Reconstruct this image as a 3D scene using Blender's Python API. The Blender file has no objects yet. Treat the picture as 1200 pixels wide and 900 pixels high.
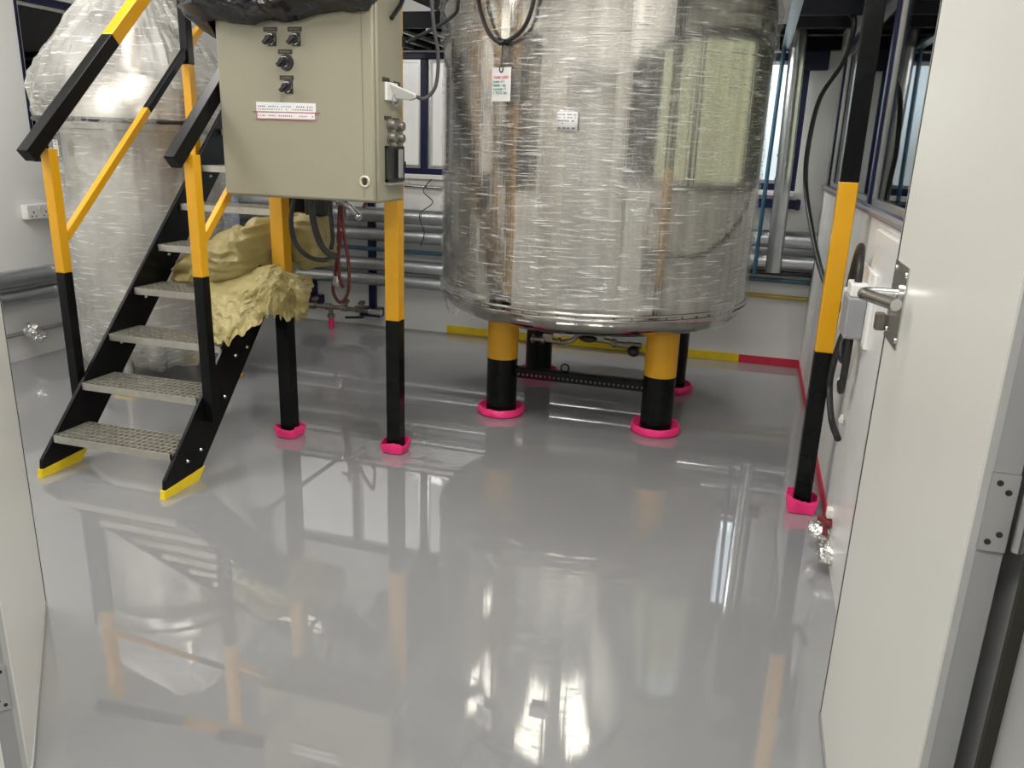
import bpy, bmesh, math, random
from mathutils import Vector, Matrix, noise
random.seed(7)
PI = math.pi
scene = bpy.context.scene
COL = scene.collection

# ---------------------------------------------------------------- camera, light, exposure
cam_d = bpy.data.cameras.new('camera'); cam = bpy.data.objects.new('camera', cam_d); COL.objects.link(cam)
cam_d.sensor_width = 36; cam_d.lens = 936.0/1200*36; cam_d.clip_start = .02
pitch, roll, yaw = .2893, -.0345, -.2798
fwd = Vector((math.sin(yaw)*math.cos(pitch), math.cos(yaw)*math.cos(pitch), -math.sin(pitch)))
rt = Vector((math.cos(yaw), -math.sin(yaw), 0)); dn = fwd.cross(rt)
r_ = rt*math.cos(roll)+dn*math.sin(roll); d_ = -rt*math.sin(roll)+dn*math.cos(roll)
m = Matrix((r_, -d_, -fwd)).transposed().to_4x4(); m.translation = Vector((0, 0, 1.45))
cam.matrix_world = m
scene.camera = cam
scene.view_settings.view_transform = 'Standard'; scene.view_settings.look = 'None'
scene.view_settings.gamma = 1; scene.view_settings.use_curve_mapping = False
scene.view_settings.exposure = 0.17

world = bpy.data.worlds.new('overcast_sky'); scene.world = world; world.use_nodes = True
wn = world.node_tree.nodes; wl = world.node_tree.links; wn.clear()
wo = wn.new('ShaderNodeOutputWorld'); wb = wn.new('ShaderNodeBackground'); wl.new(wb.outputs[0], wo.inputs[0])
tc = wn.new('ShaderNodeTexCoord'); sx = wn.new('ShaderNodeSeparateXYZ'); wl.new(tc.outputs['Generated'], sx.inputs[0])
cr = wn.new('ShaderNodeValToRGB'); wl.new(sx.outputs['Z'], cr.inputs[0])
e = cr.color_ramp.elements; e[0].position = 0.0; e[0].color = (.45, .47, .48, 1); e[1].position = .06; e[1].color = (.86, .93, 1.0, 1)
wl.new(cr.outputs[0], wb.inputs[0]); wb.inputs[1].default_value = 2.0

def area(name, loc, size, power, color=(1, .975, .945), rot=(0, 0, 0)):
    l = bpy.data.lights.new(name, 'AREA'); l.shape = 'RECTANGLE'; l.size, l.size_y = size; l.energy = power; l.color = color
    o = bpy.data.objects.new(name, l); COL.objects.link(o); o.location = loc; o.rotation_euler = rot
    return o
ADDED_LAMPS = [((-3.75, 2.1), 36), ((-2.9, 3.2), 14), ((-1.3, 2.2), 18), ((-.1, 2.15), 22)]     # added unseen ceiling lamps that brighten the room (fixtures built below)
for i, ((lx, ly), pw) in enumerate(ADDED_LAMPS):
    area('added_ceiling_light', (lx, ly, 2.93), (.58, 1.0), pw)
for bx, pw in ((-.45, 9), (-1.5, 9)): area('added_batten_light', (bx, 5.44, 2.05), (.5, .07), pw)          # added lamps hidden behind the tank to brighten the back wall
area('corridor_lamp_light', (-.5, -.3, 2.42), (1.2, .5), 34)

# ---------------------------------------------------------------- materials
MATS = {}
def mat(name, col=(.8, .8, .8), rough=.5, metal=0., var=.06, vscale=6., bump=0., bscale=40., spec=None, coat=0., stretch=None):
    if name in MATS: return MATS[name]
    M = bpy.data.materials.new(name); M.use_nodes = True; N = M.node_tree.nodes; L = M.node_tree.links
    b = N['Principled BSDF']; b.inputs['Roughness'].default_value = rough; b.inputs['Metallic'].default_value = metal
    if coat: b.inputs['Coat Weight'].default_value = coat; b.inputs['Coat Roughness'].default_value = .05
    if spec is not None: b.inputs['Specular IOR Level'].default_value = spec
    t = N.new('ShaderNodeTexCoord'); mp = N.new('ShaderNodeMapping'); L.new(t.outputs['Object'], mp.inputs[0])
    if stretch: mp.inputs['Scale'].default_value = stretch
    n = N.new('ShaderNodeTexNoise'); n.inputs['Scale'].default_value = vscale; n.inputs['Detail'].default_value = 5; L.new(mp.outputs[0], n.inputs[0])
    r = N.new('ShaderNodeValToRGB'); L.new(n.outputs['Fac'], r.inputs[0])
    c0 = [max(0, c*(1-var)) for c in col]; c1 = [min(1, c*(1+var)) for c in col]
    r.color_ramp.elements[0].position = .3; r.color_ramp.elements[1].position = .7
    r.color_ramp.elements[0].color = (*c0, 1); r.color_ramp.elements[1].color = (*c1, 1)
    L.new(r.outputs[0], b.inputs['Base Color'])
    if bump:
        n2 = N.new('ShaderNodeTexNoise'); n2.inputs['Scale'].default_value = bscale; n2.inputs['Detail'].default_value = 4; L.new(mp.outputs[0], n2.inputs[0])
        bp = N.new('ShaderNodeBump'); bp.inputs['Strength'].default_value = bump; bp.inputs['Distance'].default_value = .01
        L.new(n2.outputs['Fac'], bp.inputs['Height']); L.new(bp.outputs[0], b.inputs['Normal'])
    MATS[name] = M
    return M

def glass_mat(name, tint=(.9, .95, .95), ior=1.5):
    M = bpy.data.materials.new(name); M.use_nodes = True; N = M.node_tree.nodes; L = M.node_tree.links; N.clear()
    o = N.new('ShaderNodeOutputMaterial'); mx = N.new('ShaderNodeMixShader'); tr = N.new('ShaderNodeBsdfTransparent'); gl = N.new('ShaderNodeBsdfGlossy')
    tr.inputs[0].default_value = (*tint, 1); gl.inputs['Roughness'].default_value = .02
    f = N.new('ShaderNodeFresnel'); f.inputs[0].default_value = ior
    L.new(f.outputs[0], mx.inputs[0]); L.new(tr.outputs[0], mx.inputs[1]); L.new(gl.outputs[0], mx.inputs[2]); L.new(mx.outputs[0], o.inputs[0])
    return M

def film_mat(name, base=.10, streak=.55, scale=(1.6, 34., 1), haze=(.9, .9, .9), tilt=.25, thr=(.56, .72), bstr=.5, cloud=.0, grough=.16, dmix=.35):
    """stretch film: clear plastic, taut wrinkles and overlaps round the tank, their glints painted as white streaks"""
    M = bpy.data.materials.new(name); M.use_nodes = True; N = M.node_tree.nodes; L = M.node_tree.links; N.clear()
    o = N.new('ShaderNodeOutputMaterial'); mx = N.new('ShaderNodeMixShader'); tr = N.new('ShaderNodeBsdfTransparent')
    gl = N.new('ShaderNodeBsdfGlossy'); df = N.new('ShaderNodeBsdfDiffuse'); m2 = N.new('ShaderNodeMixShader'); m2.inputs[0].default_value = dmix
    gl.inputs['Roughness'].default_value = grough; gl.inputs[0].default_value = (.95, .95, .95, 1); df.inputs[0].default_value = (*haze, 1)
    tr.inputs[0].default_value = (.97, .97, .97, 1)
    uv = N.new('ShaderNodeUVMap'); mp = N.new('ShaderNodeMapping'); L.new(uv.outputs[0], mp.inputs[0])
    mp.inputs['Rotation'].default_value = (0, 0, tilt*.25); mp.inputs['Scale'].default_value = scale
    n = N.new('ShaderNodeTexNoise'); n.inputs['Scale'].default_value = 3.2; n.inputs['Detail'].default_value = 5; n.inputs['Roughness'].default_value = .62
    n.inputs['Distortion'].default_value = .35; L.new(mp.outputs[0], n.inputs[0])
    mpb = N.new('ShaderNodeMapping'); L.new(uv.outputs[0], mpb.inputs[0]); mpb.inputs['Rotation'].default_value = (0, 0, -tilt*.5)
    mpb.inputs['Scale'].default_value = (scale[0]*1.4, scale[1]*.8, 1); mpb.inputs['Location'].default_value = (3, 7, 0)
    nb = N.new('ShaderNodeTexNoise'); nb.inputs['Scale'].default_value = 3.0; nb.inputs['Detail'].default_value = 5; nb.inputs['Roughness'].default_value = .6; L.new(mpb.outputs[0], nb.inputs[0])
    mxm = N.new('ShaderNodeMath'); mxm.operation = 'MAXIMUM'; L.new(n.outputs['Fac'], mxm.inputs[0]); L.new(nb.outputs['Fac'], mxm.inputs[1])
    r = N.new('ShaderNodeMapRange'); r.inputs['From Min'].default_value = thr[0]; r.inputs['From Max'].default_value = thr[1]; r.inputs['To Min'].default_value = base; r.inputs['To Max'].default_value = streak  # whitened streaks: overlapping film plus wrinkle glints painted into the colour
    L.new(mxm.outputs[0], r.inputs[0])
    nc = N.new('ShaderNodeTexNoise'); nc.inputs['Scale'].default_value = 2.4; nc.inputs['Detail'].default_value = 3; L.new(uv.outputs[0], nc.inputs[0])
    rc = N.new('ShaderNodeMapRange'); rc.inputs['From Min'].default_value = .4; rc.inputs['From Max'].default_value = .7; rc.inputs['To Min'].default_value = 0; rc.inputs['To Max'].default_value = cloud
    L.new(nc.outputs['Fac'], rc.inputs[0])
    ad = N.new('ShaderNodeMath'); ad.operation = 'ADD'; ad.use_clamp = True; L.new(r.outputs[0], ad.inputs[0]); L.new(rc.outputs[0], ad.inputs[1])
    bp = N.new('ShaderNodeBump'); bp.inputs['Strength'].default_value = bstr; bp.inputs['Distance'].default_value = .012
    L.new(mxm.outputs[0], bp.inputs['Height']); L.new(bp.outputs[0], gl.inputs['Normal'])
    L.new(gl.outputs[0], m2.inputs[1]); L.new(df.outputs[0], m2.inputs[2])
    L.new(ad.outputs[0], mx.inputs[0]); L.new(tr.outputs[0], mx.inputs[1]); L.new(m2.outputs[0], mx.inputs[2]); L.new(mx.outputs[0], o.inputs[0])
    return M

def floor_mat():
    M = mat('epoxy_floor', (.25, .252, .254), .012, 0, .03, 1.1, .0)
    N = M.node_tree.nodes; L = M.node_tree.links; b = N['Principled BSDF']
    b.inputs['IOR'].default_value = 2.35
    t = N.new('ShaderNodeTexCoord'); n = N.new('ShaderNodeTexNoise'); n.inputs['Scale'].default_value = 1.6; n.inputs['Detail'].default_value = 1; L.new(t.outputs['Object'], n.inputs[0])
    bp = N.new('ShaderNodeBump'); bp.inputs['Strength'].default_value = .025; bp.inputs['Distance'].default_value = .012; L.new(n.outputs['Fac'], bp.inputs['Height']); L.new(bp.outputs[0], b.inputs['Normal'])
    return M

WHITE = mat('white_panel', (.76, .76, .74), .28, 0, .02, 2.)
PLASTER = mat('stained_plaster', (.70, .70, .685), .4, 0, .10, 5., .08, 14.)
CEIL = mat('ceiling_paint', (.82, .82, .80), .7, 0, .03, 3.)
DOORW = mat('door_cream_white', (.66, .652, .605), .28, 0, .012, 3.)
DOORG = mat('door_edge_grey', (.34, .345, .34), .4, .2, .04, 8.)
ALU = mat('aluminium', (.56, .56, .55), .3, .9, .05, 10.)
STEEL = mat('brushed_steel', (.55, .54, .52), .26, 1., .07, 30., .04, 120.)
CHROME = mat('polished_metal', (.7, .69, .66), .14, 1., .05, 12.)
GALV = mat('galvanised_jacket', (.50, .52, .53), .30, .95, .10, 9., .05, 30.)
GRATE = mat('galvanised_grating', (.52, .50, .44), .40, .8, .10, 28., .05, 90.)
NAVY = mat('navy_paint', (.007, .010, .048), .32, 0, .15, 6., spec=.35)
BLACK = mat('black_gloss_paint', (.0045, .005, .0052), .26, 0, .25, 9., .02, 60., spec=.2)
YELLOW = mat('yellow_gloss_paint', (.66, .33, .008), .26, 0, .04, 5.)
PINK = mat('pink_masking_tape', (.95, .035, .23), .5, 0, .06, 20., .1, 60.)
YTAPE = mat('yellow_masking_tape', (.82, .60, .012), .5, 0, .08, 18., .1, 60.)
RTAPE = mat('red_masking_tape', (.55, .02, .055), .5, 0, .1, 18., .1, 60.)
CAB = mat('cabinet_beige_grey', (.285, .268, .195), .36, 0, .025, 3.)
RUBBER = mat('black_rubber', (.012, .012, .013), .42, 0, .2, 20.)
DARKPL = mat('dark_plastic', (.02, .02, .018), .4, 0, .15, 30.)
TAN = mat('engraving_tan', (.18, .13, .06), .5)
WPL = mat('white_plastic', (.74, .73, .70), .35, 0, .03, 12.)
CABLE = mat('dark_grey_cable', (.05, .05, .05), .4)
GREYPL = mat('grey_plastic', (.26, .265, .275), .4, 0, .05, 12.)
PAPER = mat('white_paper', (.72, .72, .72), .6, 0, .04, 30.)
INKR = mat('red_ink', (.62, .03, .05), .6); INKG = mat('green_ink', (.02, .22, .14), .6); INKK = mat('grey_print', (.16, .16, .17), .6)
BAG = mat('black_plastic_sheet', (.016, .016, .017), .24, 0, .2, 8., .18, 22.)
FOIL = mat('crumpled_foil', (.80, .79, .77), .22, .95, .06, 20., .9, 45.)
REDH = mat('red_hose_rubber', (.16, .035, .03), .45, 0, .2, 30.)
BLUEP = mat('blue_pipe_paint', (.035, .11, .17), .35, 0, .15, 10.)
OCHRE = mat('ochre_pipe_paint', (.42, .33, .05), .4, 0, .1, 10.)
BRONZE = mat('bronze_valve', (.26, .23, .19), .33, .9, .25, 25.)
GRANITE = mat('speckled_grey_panel', (.30, .31, .33), .35, .3, .7, 120.)
OUTW = mat('outside_pinkish_wall', (.95, .80, .73), .8, 0, .05, 2.)
DARKROOM = mat('dim_room_paint', (.34, .37, .39), .7, 0, .1, 2.)
GLASS = glass_mat('window_glass'); GLASSD = glass_mat('tinted_glass', (.55, .62, .66))
TANKST = mat('tank_stainless', (.53, .51, .455), .11, 1., .16, 3., .30, 2.6, stretch=(7, 7, .10))
FILM = film_mat('stretch_film', .12, .95, (1.7, 38, 1), (.90, .90, .87), .28, (.575, .67), 1., .06)
FILM2 = film_mat('cloudy_stretch_film', .26, .85, (1.5, 22, 1), (.64, .63, .59), 1.9, (.585, .70), 1., .30, .45, .8)
FOLD = film_mat('loose_film', .22, .8, (6, 9, 1), (.85, .85, .85), 1.5, (.5, .7), .8, .1)
BLUEWRAP = mat('pale_blue_wrap', (.45, .50, .62), .3, 0, .45, 7., .6, 20., stretch=(2, 2, 14))
def yellow_sheet_mat():
    M = bpy.data.materials.new('yellow_plastic_film'); M.use_nodes = True; N = M.node_tree.nodes; L = M.node_tree.links; b = N['Principled BSDF']
    b.inputs['Base Color'].default_value = (.56, .47, .19, 1); b.inputs['Roughness'].default_value = .42
    t = N.new('ShaderNodeTexCoord'); n = N.new('ShaderNodeTexNoise'); n.inputs['Scale'].default_value = 11; n.inputs['Detail'].default_value = 5; n.inputs['Distortion'].default_value = 1.2
    L.new(t.outputs['Object'], n.inputs[0]); bp = N.new('ShaderNodeBump'); bp.inputs['Strength'].default_value = .55; bp.inputs['Distance'].default_value = .02
    L.new(n.outputs['Fac'], bp.inputs['Height']); L.new(bp.outputs[0], b.inputs['Normal'])
    r = N.new('ShaderNodeValToRGB'); r.color_ramp.elements[0].color = (.36, .29, .105, 1); r.color_ramp.elements[1].color = (.52, .45, .215, 1); L.new(n.outputs['Fac'], r.inputs[0]); L.new(r.outputs[0], b.inputs['Base Color'])
    tl = N.new('ShaderNodeBsdfTranslucent'); tl.inputs[0].default_value = (.46, .40, .16, 1); mx = N.new('ShaderNodeMixShader'); mx.inputs[0].default_value = .3
    o = N['Material Output']; L.new(b.outputs[0], mx.inputs[1]); L.new(tl.outputs[0], mx.inputs[2]); L.new(mx.outputs[0], o.inputs[0])
    return M
YSHEET = yellow_sheet_mat()
LAMPM = bpy.data.materials.new('added_lamp_diffuser'); LAMPM.use_nodes = True
LAMPM.node_tree.nodes['Principled BSDF'].inputs['Emission Color'].default_value = (1, .97, .92, 1); LAMPM.node_tree.nodes['Principled BSDF'].inputs['Emission Strength'].default_value = 3.

# ---------------------------------------------------------------- mesh builder
class MB:
    def __init__(s): s.bm = bmesh.new(); s.uv = s.bm.loops.layers.uv.new('UVMap')
    def face(s, vs):
        try: return s.bm.faces.new(vs)
        except ValueError: return None
    def box(s, a, b):
        x0, y0, z0 = a; x1, y1, z1 = b
        v = [s.bm.verts.new(p) for p in ((x0,y0,z0),(x1,y0,z0),(x1,y1,z0),(x0,y1,z0),(x0,y0,z1),(x1,y0,z1),(x1,y1,z1),(x0,y1,z1))]
        for f in ((3,2,1,0),(4,5,6,7),(0,1,5,4),(1,2,6,5),(2,3,7,6),(3,0,4,7)): s.face([v[i] for i in f])
        return s
    def cbox(s, c, d): return s.box([c[i]-d[i]/2 for i in range(3)], [c[i]+d[i]/2 for i in range(3)])
    def prism(s, poly, vec):
        """closed polygon (list of points) extruded by vec"""
        vec = Vector(vec); a = [s.bm.verts.new(p) for p in poly]; b = [s.bm.verts.new(Vector(p)+vec) for p in poly]; n = len(poly)
        s.face(a[::-1]); s.face(b)
        for i in range(n): s.face([a[i], a[(i+1) % n], b[(i+1) % n], b[i]])
        return s
    def bar(s, p, q, w, h, up=(0, 0, 1)):
        """rectangular bar p->q, w sideways, h along up"""
        p, q = Vector(p), Vector(q); d = (q-p).normalized(); up = Vector(up); sd = d.cross(up).normalized(); u = sd.cross(d)
        poly = [p+sd*(w/2*i)+u*(h/2*j) for i, j in ((-1,-1),(1,-1),(1,1),(-1,1))]
        return s.prism(poly, q-p)
    def tube(s, path, r, seg=12, close=False, cap=True):
        P = [Vector(p) for p in path]; n = len(P); rs = r if isinstance(r, (list, tuple)) else [r]*n; rings = []; up = None
        for i in range(n):
            if close: t = (P[(i+1) % n]-P[i-1]).normalized()
            else: t = (P[min(i+1, n-1)]-P[max(i-1, 0)]).normalized()
            if up is None:
                up = t.orthogonal().normalized()
            up = (up-t*up.dot(t)); up = up.normalized() if up.length > 1e-6 else t.orthogonal().normalized()
            sd = t.cross(up)
            rings.append([s.bm.verts.new(P[i]+(up*math.cos(2*PI*k/seg)+sd*math.sin(2*PI*k/seg))*rs[i]) for k in range(seg)])
        for i in range(n if close else n-1):
            A, B = rings[i], rings[(i+1) % n]
            for k in range(seg): s.face([A[k], A[(k+1) % seg], B[(k+1) % seg], B[k]])
        if cap and not close: s.face(rings[0][::-1]); s.face(rings[-1])
        return s
    def cyl(s, p, q, r, seg=20): return s.tube([p, q], r, seg)
    def lathe(s, prof, c=(0, 0, 0), axis=(0, 0, 1), seg=48, fn=None, a0=0, a1=2*PI):
        """prof: (r, h) list turned around axis through c, uv = (arc length, height)"""
        ax = Vector(axis).normalized(); e1 = Vector((1, 0, 0)) if abs(ax.z) > .9 else ax.orthogonal().normalized(); e2 = ax.cross(e1); c = Vector(c)
        full = abs(a1-a0-2*PI) < 1e-6; ns = seg if full else seg+1; rows = []; rmax = max(p[0] for p in prof)
        for i, (r, h) in enumerate(prof):
            row = []
            for k in range(ns):
                a = a0+(a1-a0)*k/seg; rr, hh = (r, h) if fn is None else fn(r, h, a, i)
                row.append(s.bm.verts.new(c+e1*(rr*math.cos(a))+e2*(rr*math.sin(a))+ax*hh))
            rows.append(row)
        for i in range(len(prof)-1):
            for k in range(seg):
                k2 = (k+1) % ns; f = s.face([rows[i][k], rows[i][k2], rows[i+1][k2], rows[i+1][k]])
                if f:
                    for lp, (kk, ii) in zip(f.loops, ((k, i), (k+1, i), (k+1, i+1), (k, i+1))):
                        lp[s.uv].uv = (rmax*(a0+(a1-a0)*kk/seg), prof[ii][1])
        return s
    def grid(s, nu, nv, fn, closeu=False):
        V = [[s.bm.verts.new(fn(i/(nu if closeu else nu-1), j/(nv-1))) for j in range(nv)] for i in range(nu)]
        for i in range(nu if closeu else nu-1):
            for j in range(nv-1):
                i2 = (i+1) % nu; f = s.face([V[i][j], V[i2][j], V[i2][j+1], V[i][j+1]])
                if f:
                    for lp, (a, b) in zip(f.loops, ((i, j), (i+1, j), (i+1, j+1), (i, j+1))): lp[s.uv].uv = (a/nu, b/nv)
        return s
    def ball(s, c, r, sc=(1, 1, 1), seg=16):
        m = Matrix.Translation(Vector(c)) @ Matrix.Diagonal((*[r*k for k in sc], 1)); bmesh.ops.create_uvsphere(s.bm, u_segments=seg, v_segments=max(6, seg//2), radius=1, matrix=m); return s
    def build(s, name, material, parent=None, bevel=0., smooth=True, sub=0, solid=0., kind=None):
        bmesh.ops.recalc_face_normals(s.bm, faces=s.bm.faces[:])
        org = Vector((0, 0, 0)); p = parent
        while p is not None: org += p.location; p = p.parent
        for v in s.bm.verts: v.co -= org
        me = bpy.data.meshes.new(name); s.bm.to_mesh(me); s.bm.free()
        me.materials.append(material)
        o = bpy.data.objects.new(name, me); COL.objects.link(o); o.parent = parent
        if kind: o['kind'] = kind
        if solid:
            md = o.modifiers.new('Solidify', 'SOLIDIFY'); md.thickness = solid; md.offset = 0
        if bevel:
            md = o.modifiers.new('Bevel', 'BEVEL'); md.width = bevel; md.segments = 2; md.limit_method = 'ANGLE'; md.angle_limit = .7
        if sub:
            md = o.modifiers.new('Subsurf', 'SUBSURF'); md.levels = sub; md.render_levels = sub
        if smooth:
            for f in me.polygons: f.use_smooth = True
            me.set_sharp_from_angle(angle=.6)
        return o

def tag(o, label, cat, group=None, kind=None):
    o['label'] = label; o['category'] = cat
    if group: o['group'] = group
    if kind: o['kind'] = kind
    return o
def thing(name, label, cat, loc, group=None):
    o = bpy.data.objects.new(name, None); COL.objects.link(o); o.location = loc; o.empty_display_size = .1
    return tag(o, label, cat, group)
def struct(mb, name, material, parent=None, **k):
    k.setdefault('smooth', False); o = mb.build(name, material, parent, **k)
    if parent is None: o['kind'] = 'structure'
    return o
def sstruct(name, loc):
    o = bpy.data.objects.new(name, None); COL.objects.link(o); o.location = loc; o['kind'] = 'structure'; return o
def spline(pts, n=12):
    """Catmull-Rom through pts"""
    P = [Vector(p) for p in pts]; P = [P[0]*2-P[1]]+P+[P[-1]*2-P[-2]]; out = []
    for i in range(1, len(P)-2):
        a, b, c, d = P[i-1:i+3]
        for k in range(n):
            t = k/n; out.append(.5*((2*b)+(c-a)*t+(2*a-5*b+4*c-d)*t*t+(3*b-a-3*c+d)*t**3))
    out.append(P[-2]); return out
def fbm(p, o=4): return noise.fractal(Vector(p), 1.0, 2.0, o)
def ridge(p): return 1-abs(noise.noise(Vector(p)))*2
def text_mesh(name, body, size, material, parent, M):
    """flat lettering, M = world matrix of the text's lower left corner"""
    c = bpy.data.curves.new(name, 'FONT'); c.body = body; c.size = size; c.offset = size*.022
    to = bpy.data.objects.new(name, c); COL.objects.link(to)
    dg = bpy.context.evaluated_depsgraph_get(); me = bpy.data.meshes.new_from_object(to.evaluated_get(dg)); bpy.data.objects.remove(to)
    org = Vector((0, 0, 0)); p = parent
    while p is not None: org += p.location; p = p.parent
    me.transform(Matrix.Translation(-org) @ M); me.materials.clear(); me.materials.append(material)
    o = bpy.data.objects.new(name, me); COL.objects.link(o); o.parent = parent; return o

# ---------------------------------------------------------------- the room
XL, XR, YF, YB, ZC = -4.48, .435, 1.1, 5.86, 3.0
struct(MB().box((XL-.2, -1.4, -.1), (XR+.9, YB+.2, 0)), 'floor', floor_mat())
struct(MB().box((XL-.2, YF-.12, ZC), (XR+.2, YB+.2, ZC+.1)), 'ceiling', CEIL)
def wall_with_holes(name, material, axis, c0, c1, u0, u1, z0, z1, holes, parent=None):
    """axis 'x': wall plane at x in [c0,c1], u along y; axis 'y': plane at y, u along x. holes: (ua,ub,za,zb) same z range"""
    b = MB()
    def add(ua, ub, za, zb):
        if ub-ua < 1e-4 or zb-za < 1e-4: return
        if axis == 'x': b.box((c0, ua, za), (c1, ub, zb))
        else: b.box((ua, c0, za), (ub, c1, zb))
    hs = sorted(holes); u = u0
    for (ua, ub, za, zb) in hs:
        add(u, ua, z0, z1); add(ua, ub, z0, za); add(ua, ub, zb, z1); u = ub
    add(u, u1, z0, z1)
    return struct(b, name, material, parent)
WB = (-3.75, .255, 1.22, 2.09)          # window band in the back wall
wall_with_holes('wall_back', WHITE, 'y', YB, YB+.15, XL-.2, XR+.2, 0, ZC, [WB])
WL = (4.25, 5.80, 1.25, 2.26)
wall_with_holes('wall_left', WHITE, 'x', XL-.15, XL, YF-.12, YB, 0, ZC, [WL])
WR = (1.6, 5.80, 1.262, 2.12)
wall_with_holes('wall_right', PLASTER, 'x', XR, XR+.15, YF-.12, YB, 0, ZC, [WR])
wall_with_holes('wall_front', WHITE, 'y', YF-.12, YF, XL, XR, 0, ZC, [(-1.47, .405, 0, 2.12)])
# corridor the photograph is taken from
struct(MB().box((-2.6, -1.5, 0), (1.4, -1.4, 2.5)), 'wall_corridor_back', WHITE)
struct(MB().box((-2.6, -1.4, 0), (-2.5, YF-.12, 2.5)), 'wall_corridor_left', WHITE)
struct(MB().box((1.3, -1.4, 0), (1.4, YF-.12, 2.5)), 'wall_corridor_right', WHITE)
struct(MB().box((-2.6, -1.5, 2.5), (1.4, YF-.12, 2.6)), 'ceiling_corridor', CEIL)

# windows: blue frames with panes
def window(name, axis, c, d, u0, u1, z0, z1, mull, glass, rails=()):
    """frame in the hole, plane at c (depth d outwards)"""
    w = sstruct(name, (c, u0, z0) if axis == 'x' else (u0, c, z0))
    f = MB(); t = .045
    def add(mb, ua, ub, za, zb, ca, cb):
        if axis == 'x': mb.box((ca, ua, za), (cb, ub, zb))
        else: mb.box((ua, ca, za), (ub, cb, zb))
    a, b = sorted((c, c+d))
    add(f, u0, u1, z0, z0+t, a, b); add(f, u0, u1, z1-t, z1, a, b); add(f, u0, u0+t, z0+t, z1-t, a, b); add(f, u1-t, u1, z0+t, z1-t, a, b)
    for m_ in mull: add(f, m_-t*.6, m_+t*.6, z0+t, z1-t, a, b)
    f.build('window_frame', NAVY, w, bevel=.004, smooth=False)
    edges = [u0+t]+[x for m_ in mull for x in (m_-t*.6, m_+t*.6)]+[u1-t]
    for i in range(0, len(edges), 2):
        ua, ub = edges[i], edges[i+1]; s_ = MB(); k = .022; mid = c+d*.5
        for q in ((ua, ub, z0+t, z0+t+k), (ua, ub, z1-t-k, z1-t), (ua, ua+k, z0+t+k, z1-t-k), (ub-k, ub, z0+t+k, z1-t-k)): add(s_, *q, *sorted((c+d*.25, c+d*.75)))
        sash = s_.build('sash', ALU, w, smooth=False)
        g = MB(); add(g, ua+k, ub-k, z0+t+k, z1-t-k, mid-.003, mid+.003); g.build('pane', glass, sash, smooth=False)
    return w
window('window_1', 'y', YB+.02, .09, WB[0], WB[1], WB[2], WB[3], [-3.1, -2.455, -1.8, -1.15, -.5], GLASS)
window('window_2', 'x', XL-.02, -.08, WL[0], WL[1], WL[2], WL[3], [4.78], GLASSD)
window('window_3', 'x', XR+.015, .05, WR[0], WR[1], WR[2]-.035, WR[3], [2.45, 3.68, 4.62], GLASS)
struct(MB().box((XR-.018, WR[0]-.04, 1.246), (XR+.012, WR[1]+.02, 1.270)), 'trim_1', mat('sill_grey', (.19, .175, .19), .45), bevel=.006)
struct(MB().box((WB[0], YB-.03, 1.185), (WB[1], YB+.02, 1.22)), 'trim_2', WPL, bevel=.005)
# what lies outside the windows
struct(MB().box((-8, 7.6, -.1), (-.9, 7.75, 4.2)), 'wall_outside', OUTW)
struct(MB().box((2.6, -1, -.1), (2.75, 9, 3.4)), 'wall_outside_right', mat('outside_cream_wall', (.96, .83, .55), .8, 0, .08, 1.5))
struct(MB().box((-9, YB+.2, -.3), (6, 12, -.1)), 'ground_outside', mat('outside_concrete', (.45, .45, .44), .8))
struct(MB().box((XL-1.6, 2.5, 0), (XL-1.5, 7, 3)), 'wall_adjoining_room', DARKROOM)
# wet-look strip of wall near the door
struct(MB().box((XR-.022, YF, 0), (XR, 3.02, 1.222)), 'trim_3', mat('wall_cladding', (.68, .68, .66), .3, 0, .05, 4.), bevel=.004)
# door frame
fr = MB(); fr.box((.400, YF-.15, 0), (.434, YF-.02, 2.12)); fr.box((.425, YF-.19, 0), (.50, YF-.121, 2.16))
fr.box((-1.50, YF-.15, 0), (-1.468, YF-.02, 2.12)); fr.box((-1.55, YF-.19, 0), (-1.49, YF-.121, 2.16)); fr.box((-1.468, YF-.15, 2.08), (.400, YF-.02, 2.12))
struct(fr, 'trim_4', mat('door_frame_grey', (.42, .42, .41), .4, .2), bevel=.003)
struct(MB().box((.3845, YF-.035, .0), (.400, YF-.024, 2.08)), 'trim_5', mat('door_gap_shade', (.02, .02, .012), .6))  # shade of the gap beside the open door, painted as a dark strip
# masking strips on the wall base
struct(MB().box((-2.24, YB-.006, .002), (.02, YB, .062)), 'baseboard_back_yellow', YTAPE)
struct(MB().box((.02, YB-.006, .002), (XR-.004, YB, .06)), 'baseboard_back_red', RTAPE)
struct(MB().box((XR-.006, 3.02, .002), (XR, YB-.006, .055)), 'baseboard_right', RTAPE)

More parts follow.
